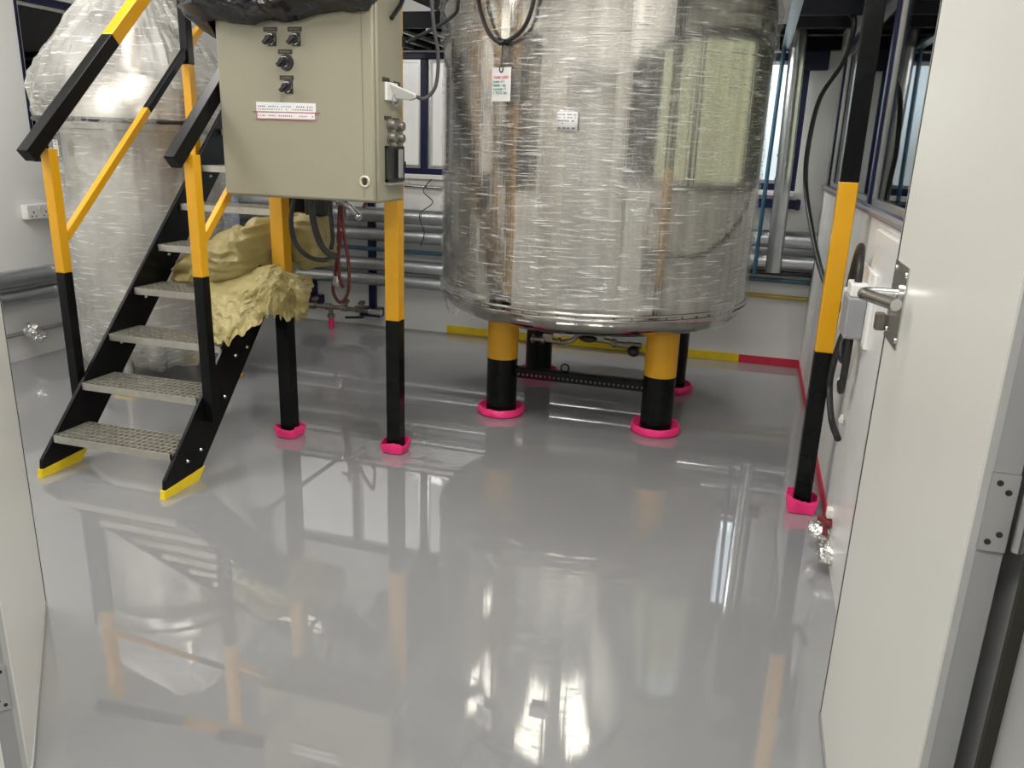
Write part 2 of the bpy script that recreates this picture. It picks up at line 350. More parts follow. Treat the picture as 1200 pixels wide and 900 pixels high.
# ---------------------------------------------------------------- doors (both open into the room)
def door_leaf(name, hinge, ang, length, side, handle):
    """hinge: plan point of the visible face's near edge; ang: direction hinge->free edge; side: unit offset (into the leaf's thickness)"""
    w = sstruct(name, (hinge[0], hinge[1], 0))
    d = Vector((math.cos(ang), math.sin(ang), 0)); n = Vector((*side, 0)); H = Vector((*hinge, 0)); T = .046; z0, z1 = .012, 2.05
    def slab(mb, a, b, ta, tb, za, zb):
        poly = [H+d*a+n*ta, H+d*b+n*ta, H+d*b+n*tb, H+d*a+n*tb]
        mb.prism([p+Vector((0, 0, za)) for p in poly], (0, 0, zb-za))
    b = MB(); slab(b, .004, length-.012, 0, .003, z0, z1); b.build('door_panel', DOORW, w, smooth=False)
    b = MB(); slab(b, .004, length-.012, .013, T, z0, z1); b.build('door_core', DOORG, w, smooth=False)
    b = MB(); slab(b, .003, length-.012, .003, .013, z0, z1); b.build('edge_trim', mat('edge_trim_grey', (.46, .46, .45), .4, .2), w, smooth=False)
    b = MB(); slab(b, length-.012, length-.006, -.002, T, z0, z1); slab(b, length-.006, length, .004, T-.004, z0, z1); b.build('edge_strip', ALU, w, smooth=False)
    b = MB(); slab(b, .0, length, -.002, .006, z0-.008, z0+.012); slab(b, .0, length, .012, T-.01, z0-.008, z0); b.build('drop_seal', ALU, w, smooth=False)
    b = MB(); slab(b, length-.014, length-.0125, -.0015, .0, z0, z1); b.build('rubber_gasket', RUBBER, w, smooth=False)
    # hinges on the edge facing the doorway
    for hz in (.28, 1.01, 1.78):
        h = MB(); slab(h, -.0035, .004, .012, T-.001, hz-.055, hz+.055); hp = h.build('hinge', ALU, w, smooth=False)
        k = MB(); kp = H+n*(T+.012)-d*.004; k.cyl(kp+Vector((0, 0, hz-.05)), kp+Vector((0, 0, hz+.05)), .008, 12); k.build('knuckle', ALU, hp)
        sc = MB()
        for (tx, tz) in ((.022, .042), (.034, .03), (.022, -.042), (.034, -.03)):
            p = H+n*tx-d*.0034+Vector((0, 0, hz+tz)); sc.cyl(p, p-d*.0012, .0042, 10)
        sc.build('screw', DARKPL, hp)
    if handle:
        f0 = H+d*(length-.03)                              # near the free edge
        pl = MB(); a0, a1 = length-.175, length-.008
        poly = [H+d*a0-n*.003, H+d*(a0+.0)-n*.003]
        pl.prism([H+d*a0+Vector((0,0,1.06)), H+d*a1+Vector((0,0,1.06)), H+d*a1+Vector((0,0,1.235)), H+d*a0+Vector((0,0,1.235))], -n*.003)
        plate = pl.build('handle_plate', STEEL, w, smooth=False)
        sc = MB()
        for aa in (a0+.02, a1-.02):
            for zz in (1.078, 1.218):
                p = H+d*aa+Vector((0, 0, zz))-n*.003; sc.cyl(p, p-n*.002, .006, 12)
        sc.build('screw', CHROME, plate)
        r = MB(); hz = 1.172; s0 = H+d*(length-.125)+Vector((0, 0, hz)); o1 = s0-n*.075
        path = [s0, s0-n*.03, s0-n*.055]+[s0-n*(.055+.024*math.sin(t))-d*(.024*(1-math.cos(t))) for t in (.4, .8, 1.2, PI/2)]
        path += [path[-1]-d*k+n*(k*.42) for k in (.03, .06, .09, .115)]
        r.tube(path, .0125, 16); r.lathe([(.0, 0), (.024, 0), (.024, .007), (.012, .008)], c=s0-n*.003, axis=-n, seg=24); r.build('lever_handle', STEEL, w)
        kb = MB(); p = H+d*(length-.02)+Vector((0, 0, 1.09)); kb.prism([p-n*.004+d*.0+Vector((0,0,-.02)), p-n*.004+d*.03+Vector((0,0,-.02)), p-n*.004+d*.03+Vector((0,0,.02)), p-n*.004+Vector((0,0,.02))], -n*.022)
        kb.build('latch_keep', BRONZE, w, bevel=.004, smooth=False)
    return w
door_leaf('door_1', (.325, 1.105), PI/2, .885, (1, 0), True)
la = math.atan2(1.732-1.13, -2.011+1.437)
door_leaf('door_2', (-1.437, 1.13), la, .832, (-math.sin(la+PI)*-1*-1, math.cos(la+PI)*-1*-1) if False else (math.cos(la+PI/2), math.sin(la+PI/2)), False)

# ---------------------------------------------------------------- added lamps, out of view
for i, ((lx, ly), pw) in enumerate(ADDED_LAMPS):
    t = thing('added_ceiling_lamp', 'added long white ceiling lamp lighting the room from out of the frame', 'lamp', (lx, ly, 2.94), 'added ceiling lamps above the room')
    f = MB(); f.box((lx-.32, ly-.53, 2.955), (lx+.32, ly+.53, 3.0)); f.build('housing', WPL, t, bevel=.005, smooth=False)
    f = MB(); f.box((lx-.30, ly-.51, 2.94), (lx+.30, ly+.51, 2.955)); f.build('diffuser', LAMPM, t, smooth=False)

for bx, pw in ((-.45, 9), (-1.5, 9)):  # added lamps, kept out of sight, that brighten the back of the room
    t = thing('added_batten_lamp', 'added short batten lamp hidden behind the large tank to light the back wall', 'lamp', (bx, 5.44, 2.06), 'added batten lamps behind the tank')
    f = MB(); f.box((bx-.28, 5.38, 2.10), (bx+.28, 5.50, 2.20)); f.build('housing', WPL, t, bevel=.004, smooth=False)
    f = MB(); f.box((bx-.26, 5.40, 2.06), (bx+.26, 5.48, 2.10)); f.build('diffuser', LAMPM, t, smooth=False)
# ---------------------------------------------------------------- platform deck at the back of the room
t = thing('platform_deck', 'dark steel platform underside above the back windows', 'platform', (-1.2, 5.2, 2.14))
f = MB()
TC, TR = Vector((-.845, 4.54)), .86
f.box((-2.62, 4.9, 2.20), (-1.83, YB-.01, 2.215)); f.box((.10, 5.03, 2.20), (.42, YB-.01, 2.215)); f.box((-1.83, 5.52, 2.20), (.10, YB-.01, 2.215)); f.build('deck_plate', mat('deck_black', (.004, .005, .009), .5, spec=.15), t, smooth=False)
for (a, b) in (((-2.62, 4.9, 2.16), (-1.83, 4.9, 2.16)), ((.10, 5.06, 2.17), (.42, 5.06, 2.17)), ((.10, 4.62, 2.17), (.42, 4.62, 2.17)), ((-2.62, 5.3, 2.16), (-1.83, 5.3, 2.16)), ((-2.62, 5.82, 2.14), (.42, 5.82, 2.14))):
    f = MB(); f.bar(a, b, .05, .08); f.build('beam', MATS['deck_black'], t, smooth=False)
for x in (-2.50, -2.36, -2.20, -2.02, .085):
    f = MB(); f.bar((x, 3.9 if x > 0 else 4.9, 2.11), (x, 5.78, 2.11), .05 if x > 0 else .022, .02); f.build('joist', GALV, t, smooth=False)
f = MB(); f.box((.14, 5.80, 1.98), (.36, 5.855, 2.10)); f.build('end_bracket', NAVY, t, smooth=False, bevel=.008)

# ---------------------------------------------------------------- posts of the platform
def post(x, y, z0, z1, col_breaks, label, tapef):
    """square post; col_breaks: [(z, material), ...] lower end of every painted band"""
    t = thing('support_post', label, 'post', (x, y, 0), 'black and yellow square posts')
    s = .034
    for i, (zb, mt) in enumerate(col_breaks):
        zt = col_breaks[i+1][0] if i+1 < len(col_breaks) else z1
        b = MB(); b.box((x-s, y-s, zb), (x+s, y+s, zt)); b.build('post_section', mt, t, bevel=.004, smooth=False)
    b = MB(); b.box((x-.047, y-.047, 0.0), (x+.047, y+.047, .012)); b.build('foot_plate', BLACK, t, bevel=.002, smooth=False)
    # masking tape wrapped around the foot plate, standing up as a collar
    rnd = random.Random(x*10); N = 40; hts = [tapef*(1+.16*math.sin(3*k/N*2*PI+x*5)+rnd.uniform(-.05, .05)) for k in range(N)]
    def pt(u, v):
        k = int(round(u*N)) % N; a = k/N*4; side = int(a); f_ = a-side
        c = [(-1, -1), (1, -1), (1, 1), (-1, 1)]; p0, p1 = c[side], c[(side+1) % 4]; h = .050+.008*min(1, v*1.4)+.003*math.sin(a*6+x)
        px, py = (p0[0]+(p1[0]-p0[0])*f_)*h, (p0[1]+(p1[1]-p0[1])*f_)*h
        return (x+px, y+py, .004+hts[k]*v)
    b = MB(); b.grid(N, 5, pt, closeu=True); b.build('masking_tape', PINK, t, solid=.003, smooth=False)
    return t
post(-2.13, 3.36, .0, 2.3, [(.012, BLACK), (.68, YELLOW)], 'black and yellow post beside the stairs, left of the two under the control cabinet', .052)
post(-1.545, 3.36, .0, 2.3, [(.012, BLACK), (.655, YELLOW)], 'slim black and yellow post under the right side of the control cabinet', .05)
post(.335, 3.36, .0, 2.3, [(.012, BLACK), (.70, YELLOW), (1.362, BLACK)], 'tall black and yellow post standing near the right wall and door', .066)
b = MB(); b.box((-2.17, 3.325, 2.3), (.38, 3.395, 2.38)); b.box((.30, 3.395, 2.3), (.37, YB, 2.38)); b.box((-2.18, 3.395, 2.3), (-2.11, YB, 2.38)); 
tag(b.build('platform_edge_beam', BLACK, None, smooth=False), 'black steel frame carried by the square posts above the cabinet', 'beam')

# ---------------------------------------------------------------- stairs
t = thing('staircase', 'steep steel staircase with grey grating treads, black stringers and yellow handrails', 'stairs', (-2.52, 3.0, 0))
TOPY, SL = 4.62, 1.06
def stringer(x0, x1):
    b = MB(); zt = 2.1
    yf = lambda z: 2.529+(z-.063)/SL
    poly = [(x0, 2.515, .01), (x0, 2.725, .01), (x0, 2.737+(1.95-.018)/1.066, 1.95), (x0, yf(2.1), 2.1), (x0, 2.524, .075)]
    b.prism(poly, (x1-x0, 0, 0)); o = b.build('stringer', BLACK, t, bevel=.002, smooth=False)
    tp = MB(); ex = .004; tp.prism([(x0-ex, 2.505, .0), (x0-ex, 2.725, .0), (x0-ex, 2.772, .05), (x0-ex, 2.512, .036)], (x1-x0+2*ex, 0, 0)); tp.build('masking_tape', YTAPE, o, smooth=False)
    return o
stringer(-2.85, -2.832); stringer(-2.216, -2.20)
for k in range(10):
    y0 = 2.59+.1905*k; z = .168+.1885*k; x0, x1, dp, hh = -2.831, -2.217, .205, .032
    b = MB(); b.box((x0, y0, z-hh), (x1, y0+.005, z)); b.box((x0, y0+dp-.005, z-hh), (x1, y0+dp, z)); b.box((x0, y0, z-hh), (x0+.005, y0+dp, z)); b.box((x1-.005, y0, z-hh), (x1, y0+dp, z))
    tr = b.build('tread', GRATE, t, smooth=False)
    g = MB(); nx, ny = 20, 6
    for i in range(1, nx): xx = x0+(x1-x0)*i/nx; g.box((xx-.003, y0+.004, z-.02), (xx+.003, y0+dp-.004, z-.001))
    for j in range(1, ny): yy = y0+dp*j/ny; g.box((x0+.004, yy-.003, z-.014), (x1-.004, yy+.003, z-.0015))
    g.build('grating', GRATE, tr, smooth=False)
for k in range(7):
    for yy in (.05, .14):
        y = 2.62+.1905*k+yy; z = .11+.1885*k+(.02 if yy > .1 else 0)
        for xx, dx in ((-2.832, .006), (-2.20, .006)): bo = MB(); bo.lathe([(.0, .007), (.006, .006), (.009, 0)], c=(xx, y, z), axis=(1, 0, 0), seg=10); bo.build('bolt', CHROME, t)
def rect_post(name, x, y, bands, s=.03):
    for i in range(len(bands)-1):
        b = MB(); b.box((x-s, y-s, bands[i][0]), (x+s, y+s, bands[i+1][0])); b.build(name, bands[i][1], t, bevel=.003, smooth=False)
rect_post('handrail_post', -2.888, 2.82, [(.26, BLACK), (.85, YELLOW), (1.375, None)], .0235)
rect_post('handrail_post', -2.176, 2.82, [(.25, BLACK), (.885, YELLOW), (1.375, None)], .0235)
rect_post('handrail_post', -2.888, 3.77, [(1.05, YELLOW), (1.80, BLACK), (2.45, None)], .0235)
rect_post('handrail_post', -2.186, 3.77, [(1.05, YELLOW), (2.45, None)], .0235)
def rail(name, x, y0, bands, z0, sl, w, h):
    """bands: [(y, material)...] along an inclined bar"""
    for i in range(len(bands)-1):
        ya, yb = bands[i][0], bands[i+1][0]; b = MB(); nrm = Vector((0, -sl, 1)).normalized()
        b.bar((x, ya, z0+(ya-y0)*sl), (x, yb, z0+(yb-y0)*sl), w, h, up=nrm); b.build(name, bands[i][1], t, bevel=.003, smooth=False)
rail('handrail', -2.895, 2.71, [(2.71, BLACK), (3.25, YELLOW), (4.0, None)], 1.345, .945, .058, .06)
rail('handrail', -2.190, 2.72, [(2.72, BLACK), (3.35, YELLOW), (4.0, None)], 1.345, .945, .05, .06)
rail('mid_rail', -2.890, 2.85, [(2.85, YELLOW), (3.44, BLACK), (3.77, YELLOW), (4.0, None)], 1.0, .95, .032, .034)
rail('mid_rail', -2.186, 2.85, [(2.85, YELLOW), (3.5, BLACK), (3.77, YELLOW), (4.0, None)], 1.02, .95, .026, .034)

# ---------------------------------------------------------------- big tank
cx, cy = TC
t = thing('steel_tank', 'large stainless steel tank wrapped in clear stretch film, standing on four black and yellow legs', 'tank', (cx, cy, 0))
b = MB(); prof = [(.0, 2.62), (.35, 2.6), (.62, 2.5), (.80, 2.34), (.85, 2.22), (TR, 2.12), (TR, 1.6), (TR, 1.1), (TR, .69), (TR+.008, .689), (TR+.008, .682), (TR-.002, .678), (TR-.002, .668), (TR+.004, .665), (TR+.002, .655), (TR-.01, .63), (.82, .60), (.75, .565), (.6, .535), (.3, .51), (0, .50)]
b.lathe(prof, c=(cx, cy, 0), seg=128); b.build('tank_shell', TANKST, t)
b = MB()
for z in (.6885, .664): b.tube([(cx+(TR+.004)*math.cos(a), cy+(TR+.004)*math.sin(a), z) for a in [k/160*2*PI for k in range(160)]], .007 if z > .68 else .005, 8, close=True)
b.build('seam_ring', STEEL, t)
for k in range(60):
    a = k/60*2*PI
    if math.sin(a) < .2: b = MB(); b.ball((cx+(TR+.001)*math.cos(a), cy+(TR+.001)*math.sin(a), .676), .004, seg=8); b.build('spot_weld', DARKPL, t)
def fnoise(r, h, a, i):
    x, y = math.cos(a), math.sin(a)
    d = .010*fbm((x*2.2, y*2.2, h*9+a*.6))+.004*fbm((x*6, y*6, h*40))
    if h > 2.06: d += .02*abs(fbm((x*8, y*8, h*22)))
    return r+.008+max(-.004, d), h
b = MB(); n = 90
b.lathe([(TR+(.012 if 1.95 < .72+(2.14-.72)*i/n else 0), .715+(2.14-.715)*i/n) for i in range(n+1)]+[(.85, 2.2), (.82, 2.3), (.7, 2.42)], c=(cx, cy, 0), seg=200, fn=fnoise)
b.build('stretch_film', FILM, t)
# film skirt hanging over the seam on the left, and a scrap on the right
def skirt(a0, a1, drop, seedv):
    def f_(u, v):
        a = a0+(a1-a0)*u; env = math.sin(min(1, max(0, u))*PI)**.5; hem = drop*env*(.75+.35*fbm((a*9, seedv, 0)))
        r = TR+.014+.012*fbm((a*14, v*3, seedv))-(.035*v*v if True else 0)
        return (cx+r*math.cos(a), cy+r*math.sin(a), .73-(.03+hem)*v)
    return MB().grid(50, 14, f_)
skirt(PI*1.02, PI*1.36, .17, 2.).build('film_skirt', FOLD, t)
skirt(PI*1.80, PI*1.88, .16, 6.).build('film_skirt', FOLD, t)
LEGS = [(-1.245, 4.125, [(0, BLACK), (.325, YELLOW), (.60, None)]), (-.375, 4.135, [(0, BLACK), (.315, YELLOW), (.60, None)]), (-1.245, 4.955, [(0, BLACK), (.47, YELLOW), (.60, None)]), (-.375, 4.965, [(0, BLACK), (.47, YELLOW), (.60, None)])]
for li, (x, y, bands) in enumerate(LEGS):
    r = .085; b = MB(); b.cyl((x, y, 0), (x, y, bands[1][0]), r, 40); lg = b.build('leg', bands[0][1], t)
    b = MB(); b.cyl((x, y, bands[1][0]), (x, y, .60), r+.0005, 40); b.build('upper_leg', bands[1][1], lg)
    b = MB(); b.cyl((x, y, 0), (x, y, .012), .118, 40); b.build('foot_plate', BLACK, lg)
    def tp(rr, hh, a, i, x=x, li=li):
        w = 1+.35*fbm((math.cos(a)*2+li*5, math.sin(a)*2, li))*(1 if i in (2, 3) else .2)
        return rr+.004*fbm((math.cos(a)*3+li, math.sin(a)*3, i)), hh*w
    b = MB(); b.lathe([(.124, .001), (.133, .012), (.134, .03), (.130, .044), (.122, .046), (.117, .03), (.105, .014), (.0865, .013)], c=(x, y, 0), seg=48, fn=tp); b.build('masking_tape', PINK, lg)
# red strip of tape on the back left leg
b = MB(); b.lathe([(.0865, .05), (.0865, .42)], c=(-1.245, 4.955, 0), seg=4, a0=PI*.95, a1=PI*1.13); b.build('tape_strip', PINK, t, solid=.002)
# slotted black bar between the front legs
b = MB(); x0, x1, y, zc = -1.165, -.455, 4.125, .25; sl = -.008
nh = 28; hw = (x1-x0)/nh
b.box((x0, y-.02, zc-.004), (x1, y-.016, zc+.028)); b.box((x0, y-.02, zc-.03), (x1, y-.016, zc-.017)); b.box((x0, y-.02, zc+.024), (x1, y+.02, zc+.028))
for i in range(nh): xa = x0+hw*i; b.box((xa, y-.02, zc-.017), (xa+hw*.62, y-.016, zc-.004))
br = b.build('slotted_brace', BLACK, t, smooth=False)
b = MB(); b.tube([(-.885+.022*math.cos(a), y-.01, zc+.05+.022*math.sin(a)) for a in [k/20*2*PI for k in range(20)]], .005, 8, close=True); b.build('eye_bolt', BLACK, br)
# outlet valves under the dish
b = MB(); yv, zv = 4.25, .415
b.tube([(-1.10, yv, zv), (-1.0, yv, zv), (-.93, yv, zv-.004), (-.88, yv, zv+.012), (-.85, yv, zv+.045), (-.845, yv+.05, .53)], .014, 12)
b.lathe([(0, 0), (.026, 0), (.026, .012), (.016, .014)], c=(-1.115, yv, zv), axis=(1, 0, 0), seg=20); b.lathe([(.016, -.004), (.024, 0), (.024, .02), (.016, .024)], c=(-1.06, yv, zv), axis=(1, 0, 0), seg=20)
b.cbox((-1.02, yv, zv+.022), (.055, .03, .03)); b.lathe([(.014, 0), (.021, .004), (.021, .016), (.014, .02)], c=(-.965, yv, zv), axis=(1, 0, 0), seg=16)
vo = b.build('drain_valve', BRONZE, t)
b = MB(); b.tube([(-.80, yv, zv+.03), (-.70, yv, zv+.03), (-.62, yv, zv+.015), (-.50, yv, zv+.02)], .016, 12); b.lathe([(.015, 0), (.024, .004), (.024, .022), (.015, .026)], c=(-.66, yv, zv+.02), axis=(1, 0, 0), seg=18)
b.lathe([(.015, 0), (.022, .004), (.022, .022), (.015, .026)], c=(-.58, yv, zv+.014), axis=(1, 0, 0), seg=18); b.cbox((-.725, yv, zv+.045), (.045, .03, .016)); b.build('drain_pipe', BRONZE, t)
b = MB(); b.ball((-.79, yv-.02, zv+.035), .04, (1.3, .7, .5)); b.build('valve_knob', RUBBER, t); b = MB(); b.ball((-.535, yv-.03, zv-.008), .03, (1.1, 1, 1)); b.build('valve_knob', RUBBER, t)
def onring(ang_px, z, r=TR+.03): return Vector((cx+r*math.cos(ang_px), cy+r*math.sin(ang_px), z))
# label sheet stuck on the film
def patch(mb, xa, xb, za, zb, r, nx=8, skew=0):
    """rectangle following the tank's front between x = xa..xb"""
    def f_(u, v):
        x = xa+(xb-xa)*u; y = cy-math.sqrt(r*r-(x-cx)**2); return (x+skew*v, y, za+(zb-za)*v)
    return mb.grid(nx, 3, f_)
lab = patch(MB(), -.886, -.790, 1.522, 1.606, TR+.022).build('paper_label', PAPER, None, solid=.001); tag(lab, 'small square printed paper label stuck on the front of the wrapped tank', 'label')
mk = MB(); rnd = random.Random(3)
for rz, hgt, dens in ((1.592, .006, 12), (1.580, .004, 10), (1.566, .007, 8), (1.5545, .004, 5), (1.535, .007, 4)):
    for k in range(dens):
        xa = -.880+.086*k/dens
        if rnd.random() < .8: patch(mk, xa, xa+.086/dens*rnd.uniform(.4, .75), rz-hgt/2, rz+hgt/2, TR+.0235, 3)
mk.build('print', INKK, lab)
# cable loop and hanging tag
cb = MB(); ca = math.atan2(3.745-cy, -1.17-cx)
def tp_(x, z, off=.03): return (x, cy-math.sqrt((TR+off)**2-(x-cx)**2), z)
cb.tube(spline([tp_(-1.325, 2.16), tp_(-1.30, 2.05), tp_(-1.25, 1.95), tp_(-1.19, 1.90), tp_(-1.13, 1.905), tp_(-1.06, 1.95), tp_(-1.02, 2.04), tp_(-1.005, 2.16)]), .0095, 10)
cb.tube([tp_(-1.19, 1.905), tp_(-1.175, 1.895), tp_(-1.15, 1.898)], .014, 10)
tag(cb.build('black_cable', RUBBER), 'black cable looping under the film at the top of the wrapped tank', 'cable')
tg = thing('hanging_tag', 'white hand-written tag hanging from the cable loop on the tank', 'tag', tp_(-1.16, 1.65, .05))
TX0, TX1, TZ0, TZ1, TO = -1.213, -1.112, 1.645, 1.79, .04
tgp = Vector(tp_(TX0, 0, TO)); tgq = Vector(tp_(TX1, 0, TO)); td = (tgq-tgp); tl = td.length; td.normalize(); tn = Vector((td.y, -td.x, 0))
def tpos(u, v, o=0): return tgp+td*(tl*u)+tn*o+Vector((-.0*v, 0, TZ0+(TZ1-TZ0)*v))
b = MB(); b.prism([tpos(0, 0), tpos(1, 0), tpos(1, 1), tpos(0, 1)], tn*.0015); card = b.build('card', PAPER, tg, smooth=False)
b = MB(); p0 = tpos(.5, .9, .004); b.tube([p0+Vector((.010*math.cos(a)*td.x, .010*math.cos(a)*td.y, .014*math.sin(a)+.008)) for a in [k/16*2*PI for k in range(16)]], .0028, 8, close=True)
b.tube(spline([p0+Vector((0, 0, .02)), Vector(tp_(-1.165, 1.83, .035)), Vector(tp_(-1.165, 1.895, .03))], 6), .004, 8); b.build('hook', RUBBER, tg)
def tmat(u, v):
    M_ = Matrix((td, Vector((0, 0, 1)), tn)).transposed().to_4x4(); M_.translation = tpos(u, v, .0025); return M_
for body, u, v, sz, mt in (('TANK USED', .07, .67, .0165, INKR), ('Laster (11', .06, .55, .0165, INKG), ('Nabila - aty', .05, .44, .0165, INKG), ('w.pomer 11', .06, .33, .016, INKG), ('1 TICG 2m', .08, .21, .0175, INKG)):
    text_mesh('writing', body, sz, mt, card, tmat(u, v))

# ---------------------------------------------------------------- smaller wrapped tank at the left
lx, ly, lr = -3.44, 4.03, .43
t = thing('wrapped_tank', 'smaller tank bundled in cloudy film behind the stairs by the left wall', 'tank', (lx, ly, 0))
b = MB(); b.lathe([(0, .20), (.2, .21), (.36, .26), (lr-.015, .33), (lr-.015, 1.46), (lr+.03, 1.465), (lr+.03, 1.50), (lr-.015, 1.505), (lr-.03, 1.62), (.3, 1.75), (.1, 1.8), (.05, 2.1), (0, 2.1)], c=(lx, ly, 0), seg=72); b.build('tank_shell', mat('dull_stainless', (.55, .53, .48), .34, 1., .12, 3., .15, 5., stretch=(7, 7, .1)), t)
def f2(r, h, a, i):
    x, y = math.cos(a), math.sin(a); s = .4+.6*min(1, max(0, (h-1.0)/.5))
    d = (.045 if h > 1.5 else .03)*fbm((x*1.7, y*1.7, h*3))*s+(.02*abs(fbm((x*9, y*9, h*7))) if h > 1.3 else 0)+.022*ridge((x*3+h, y*3, h*5))*s*.6+.007*fbm((x*7, y*7, h*14))+.014*s*ridge((x*7+h*3, y*7, h*8))+(.010*ridge((x*12-h*5, y*12, h*16)) if h > 1.4 else 0)
    if h < .35: d += .03*fbm((x*5, y*5, h*8))
    return max(.05, r+.012+d), h+(.05*fbm((x*3, y*3, 5)) if i < 3 else 0)
pr = [(.36, .13), (.40, .19), (.425, .27), (.43, .36)]
pr += [(.432+.0006*k, .36+.06*k) for k in range(1, 17)]+[(.45, 1.38), (.475, 1.43), (.505, 1.49), (.515, 1.55), (.515, 1.61), (.505, 1.68), (.48, 1.75), (.445, 1.81), (.405, 1.87), (.355, 1.93), (.31, 1.98), (.265, 2.04), (.215, 2.10), (.175, 2.16), (.13, 2.24), (.07, 2.3), (.03, 2.32)]
b = MB(); b.lathe(pr, c=(lx, ly, 0), seg=220, fn=f2); b.build('stretch_film', FILM2, t)
for k in range(4):
    a = math.radians(-77+90*k); x, y = lx+.40*math.cos(a), ly+.40*math.sin(a)
    b = MB(); b.cyl((x, y, 0.01), (x, y, .36), .03, 16); lg = b.build('leg', STEEL, t)
    b = MB(); b.prism([(x-.075, y-.06, 0), (x+.07, y-.065, 0), (x+.08, y+.06, 0), (x-.06, y+.07, 0)], (0, 0, .022)); b.build('masking_tape', YTAPE, lg, smooth=False, bevel=.004)
b = MB(); b.tube([(lx+.535*math.cos(q), ly+.535*math.sin(q), 1.51) for q in [math.radians(-150+6*k) for k in range(24)]], .013, 8); b.build('clamp_bar', DARKPL, t)
a_ = math.radians(-118); lp = Vector((lx+.462*math.cos(a_), ly+.462*math.sin(a_), 1.36)); tn2 = Vector((math.cos(a_), math.sin(a_), 0)); td2 = Vector((-tn2.y, tn2.x, 0))
b = MB(); b.prism([lp-td2*.037-Vector((0,0,.042)), lp+td2*.037-Vector((0,0,.042)), lp+td2*.037+Vector((0,0,.042)), lp-td2*.037+Vector((0,0,.042))], tn2*.002)
lab2 = b.build('paper_label', PAPER, None, smooth=False); tag(lab2, 'small white paper label stuck on the film of the left wrapped tank', 'label')
mk = MB()
for j in range(5):
    for k in range(6):
        if rnd.random() < .8: p = lp+td2*(-.03+.01*k)+Vector((0, 0, .03-.015*j))+tn2*.002; mk.prism([p, p+td2*.007, p+td2*.007+Vector((0,0,.006)), p+Vector((0,0,.006))], tn2*.0008)
mk.build('print', INKK, lab2)

# ---------------------------------------------------------------- control cabinet
CX0, CX1, CY0, CY1, CZ0, CZ1 = -2.137, -1.440, 2.97, 3.232, 1.212, 2.03
t = thing('control_cabinet', 'beige grey electrical control cabinet mounted on two posts', 'cabinet', ((CX0+CX1)/2, 3.1, CZ0))
b = MB(); b.box((CX0+.004, CY0+.022, CZ0), (CX1, CY1, CZ1)); b.build('cabinet_body', CAB, t, bevel=.010)
b = MB()
for z in (1.35, 1.85): b.box((-2.13-.03, CY1, z-.02), (CX1-.03, 3.326, z+.02))
b.build('mounting_rail', BLACK, t, smooth=False)
b = MB(); b.box((CX0, CY0, CZ0+.004), (CX1-.006, CY0+.0185, CZ1-.004)); dr = b.build('cabinet_door', CAB, t, bevel=.009)
b = MB(); b.box((CX1-.055, CY0-.0015, CZ0+.02), (CX1-.0515, CY0+.001, CZ1-.02)); b.build('groove_shade', mat('cabinet_shadow_line', (.22, .21, .15), .5), dr, smooth=False)  # groove's shade painted as a darker strip on the door face
def px2x(px): return CX0+(px-259.)*(CX1-CX0)/(441.-259.)     # along the door face
def py2z(py): return CZ1-.12-(py-28.)*.00356
def zz(py): return 1.910-(py-15.)*(.6955/223.)
def plate(x, z, w, h, parent=dr):
    b = MB(); b.box((x-w/2, CY0-.003, z-h/2), (x+w/2, CY0, z+h/2)); o = b.build('nameplate', DARKPL, parent, smooth=False)
    g = MB()
    for k in range(6): xx = x-w*.36+w*.12*k; g.box((xx, CY0-.0036, z-h*.14), (xx+w*.08, CY0-.003, z+h*.16))
    g.build('engraving', TAN, o, smooth=False); return o
def knob(x, z, r=.017, rot=-.7, big=False):
    b = MB(); b.lathe([(0, .010), (r*1.25, .010), (r*1.25, 0)], c=(x, CY0-.001, z), axis=(0, -1, 0), seg=24); s_ = b.build('selector_switch', CHROME, dr)
    b = MB(); b.lathe([(0, .026), (r*.9, .024), (r, .01)], c=(x-.002, CY0-.001, z), axis=(0, -1, 0), seg=24)
    d = Vector((math.sin(rot), 0, math.cos(rot))); p = Vector((x, CY0-.024, z)); b.bar(p-d*r*1.5, p+d*r*1.1, .012, .022, up=(0, -1, 0)); b.build('knob', RUBBER, s_)
for (px, py) in ((325, 32.5), (353, 32.5), (341, 58.5), (341.5, 89)): plate(px2x(px), zz(py), .060, .0165)
for (px, py) in ((326, 43), (354, 43), (343, 99)):
    b = MB(); x, z = px2x(px+.5), zz(py)
    b.box((x-.018, CY0-.0025, z-.028), (x+.018, CY0, z+.022)); b.build('switch_plate', DARKPL, dr, smooth=False); knob(x-.004, z-.004, .0165, .9)
x, z = px2x(342), zz(71)
b = MB(); b.lathe([(0, .008), (.030, .007), (.031, 0)], c=(x, CY0, z), axis=(0, -1, 0), seg=28); b.build('dial_plate', DARKPL, dr); knob(x-.006, z+.002, .016, .9)
x, z = px2x(428), zz(212)
b = MB(); b.lathe([(0, -.004), (.015, -.004), (.015, .004), (.019, .006), (.024, .002), (.024, 0)], c=(x, CY0-.001, z), axis=(0, -1, 0), seg=24); b.build('lock_bezel', mat('bezel_pale', (.5, .48, .38), .3), dr)
b = MB(); b.box((x-.007, CY0-.005, z-.013), (x+.007, CY0-.001, z+.013)); b.build('keyhole', RUBBER, dr, smooth=False, bevel=.004)
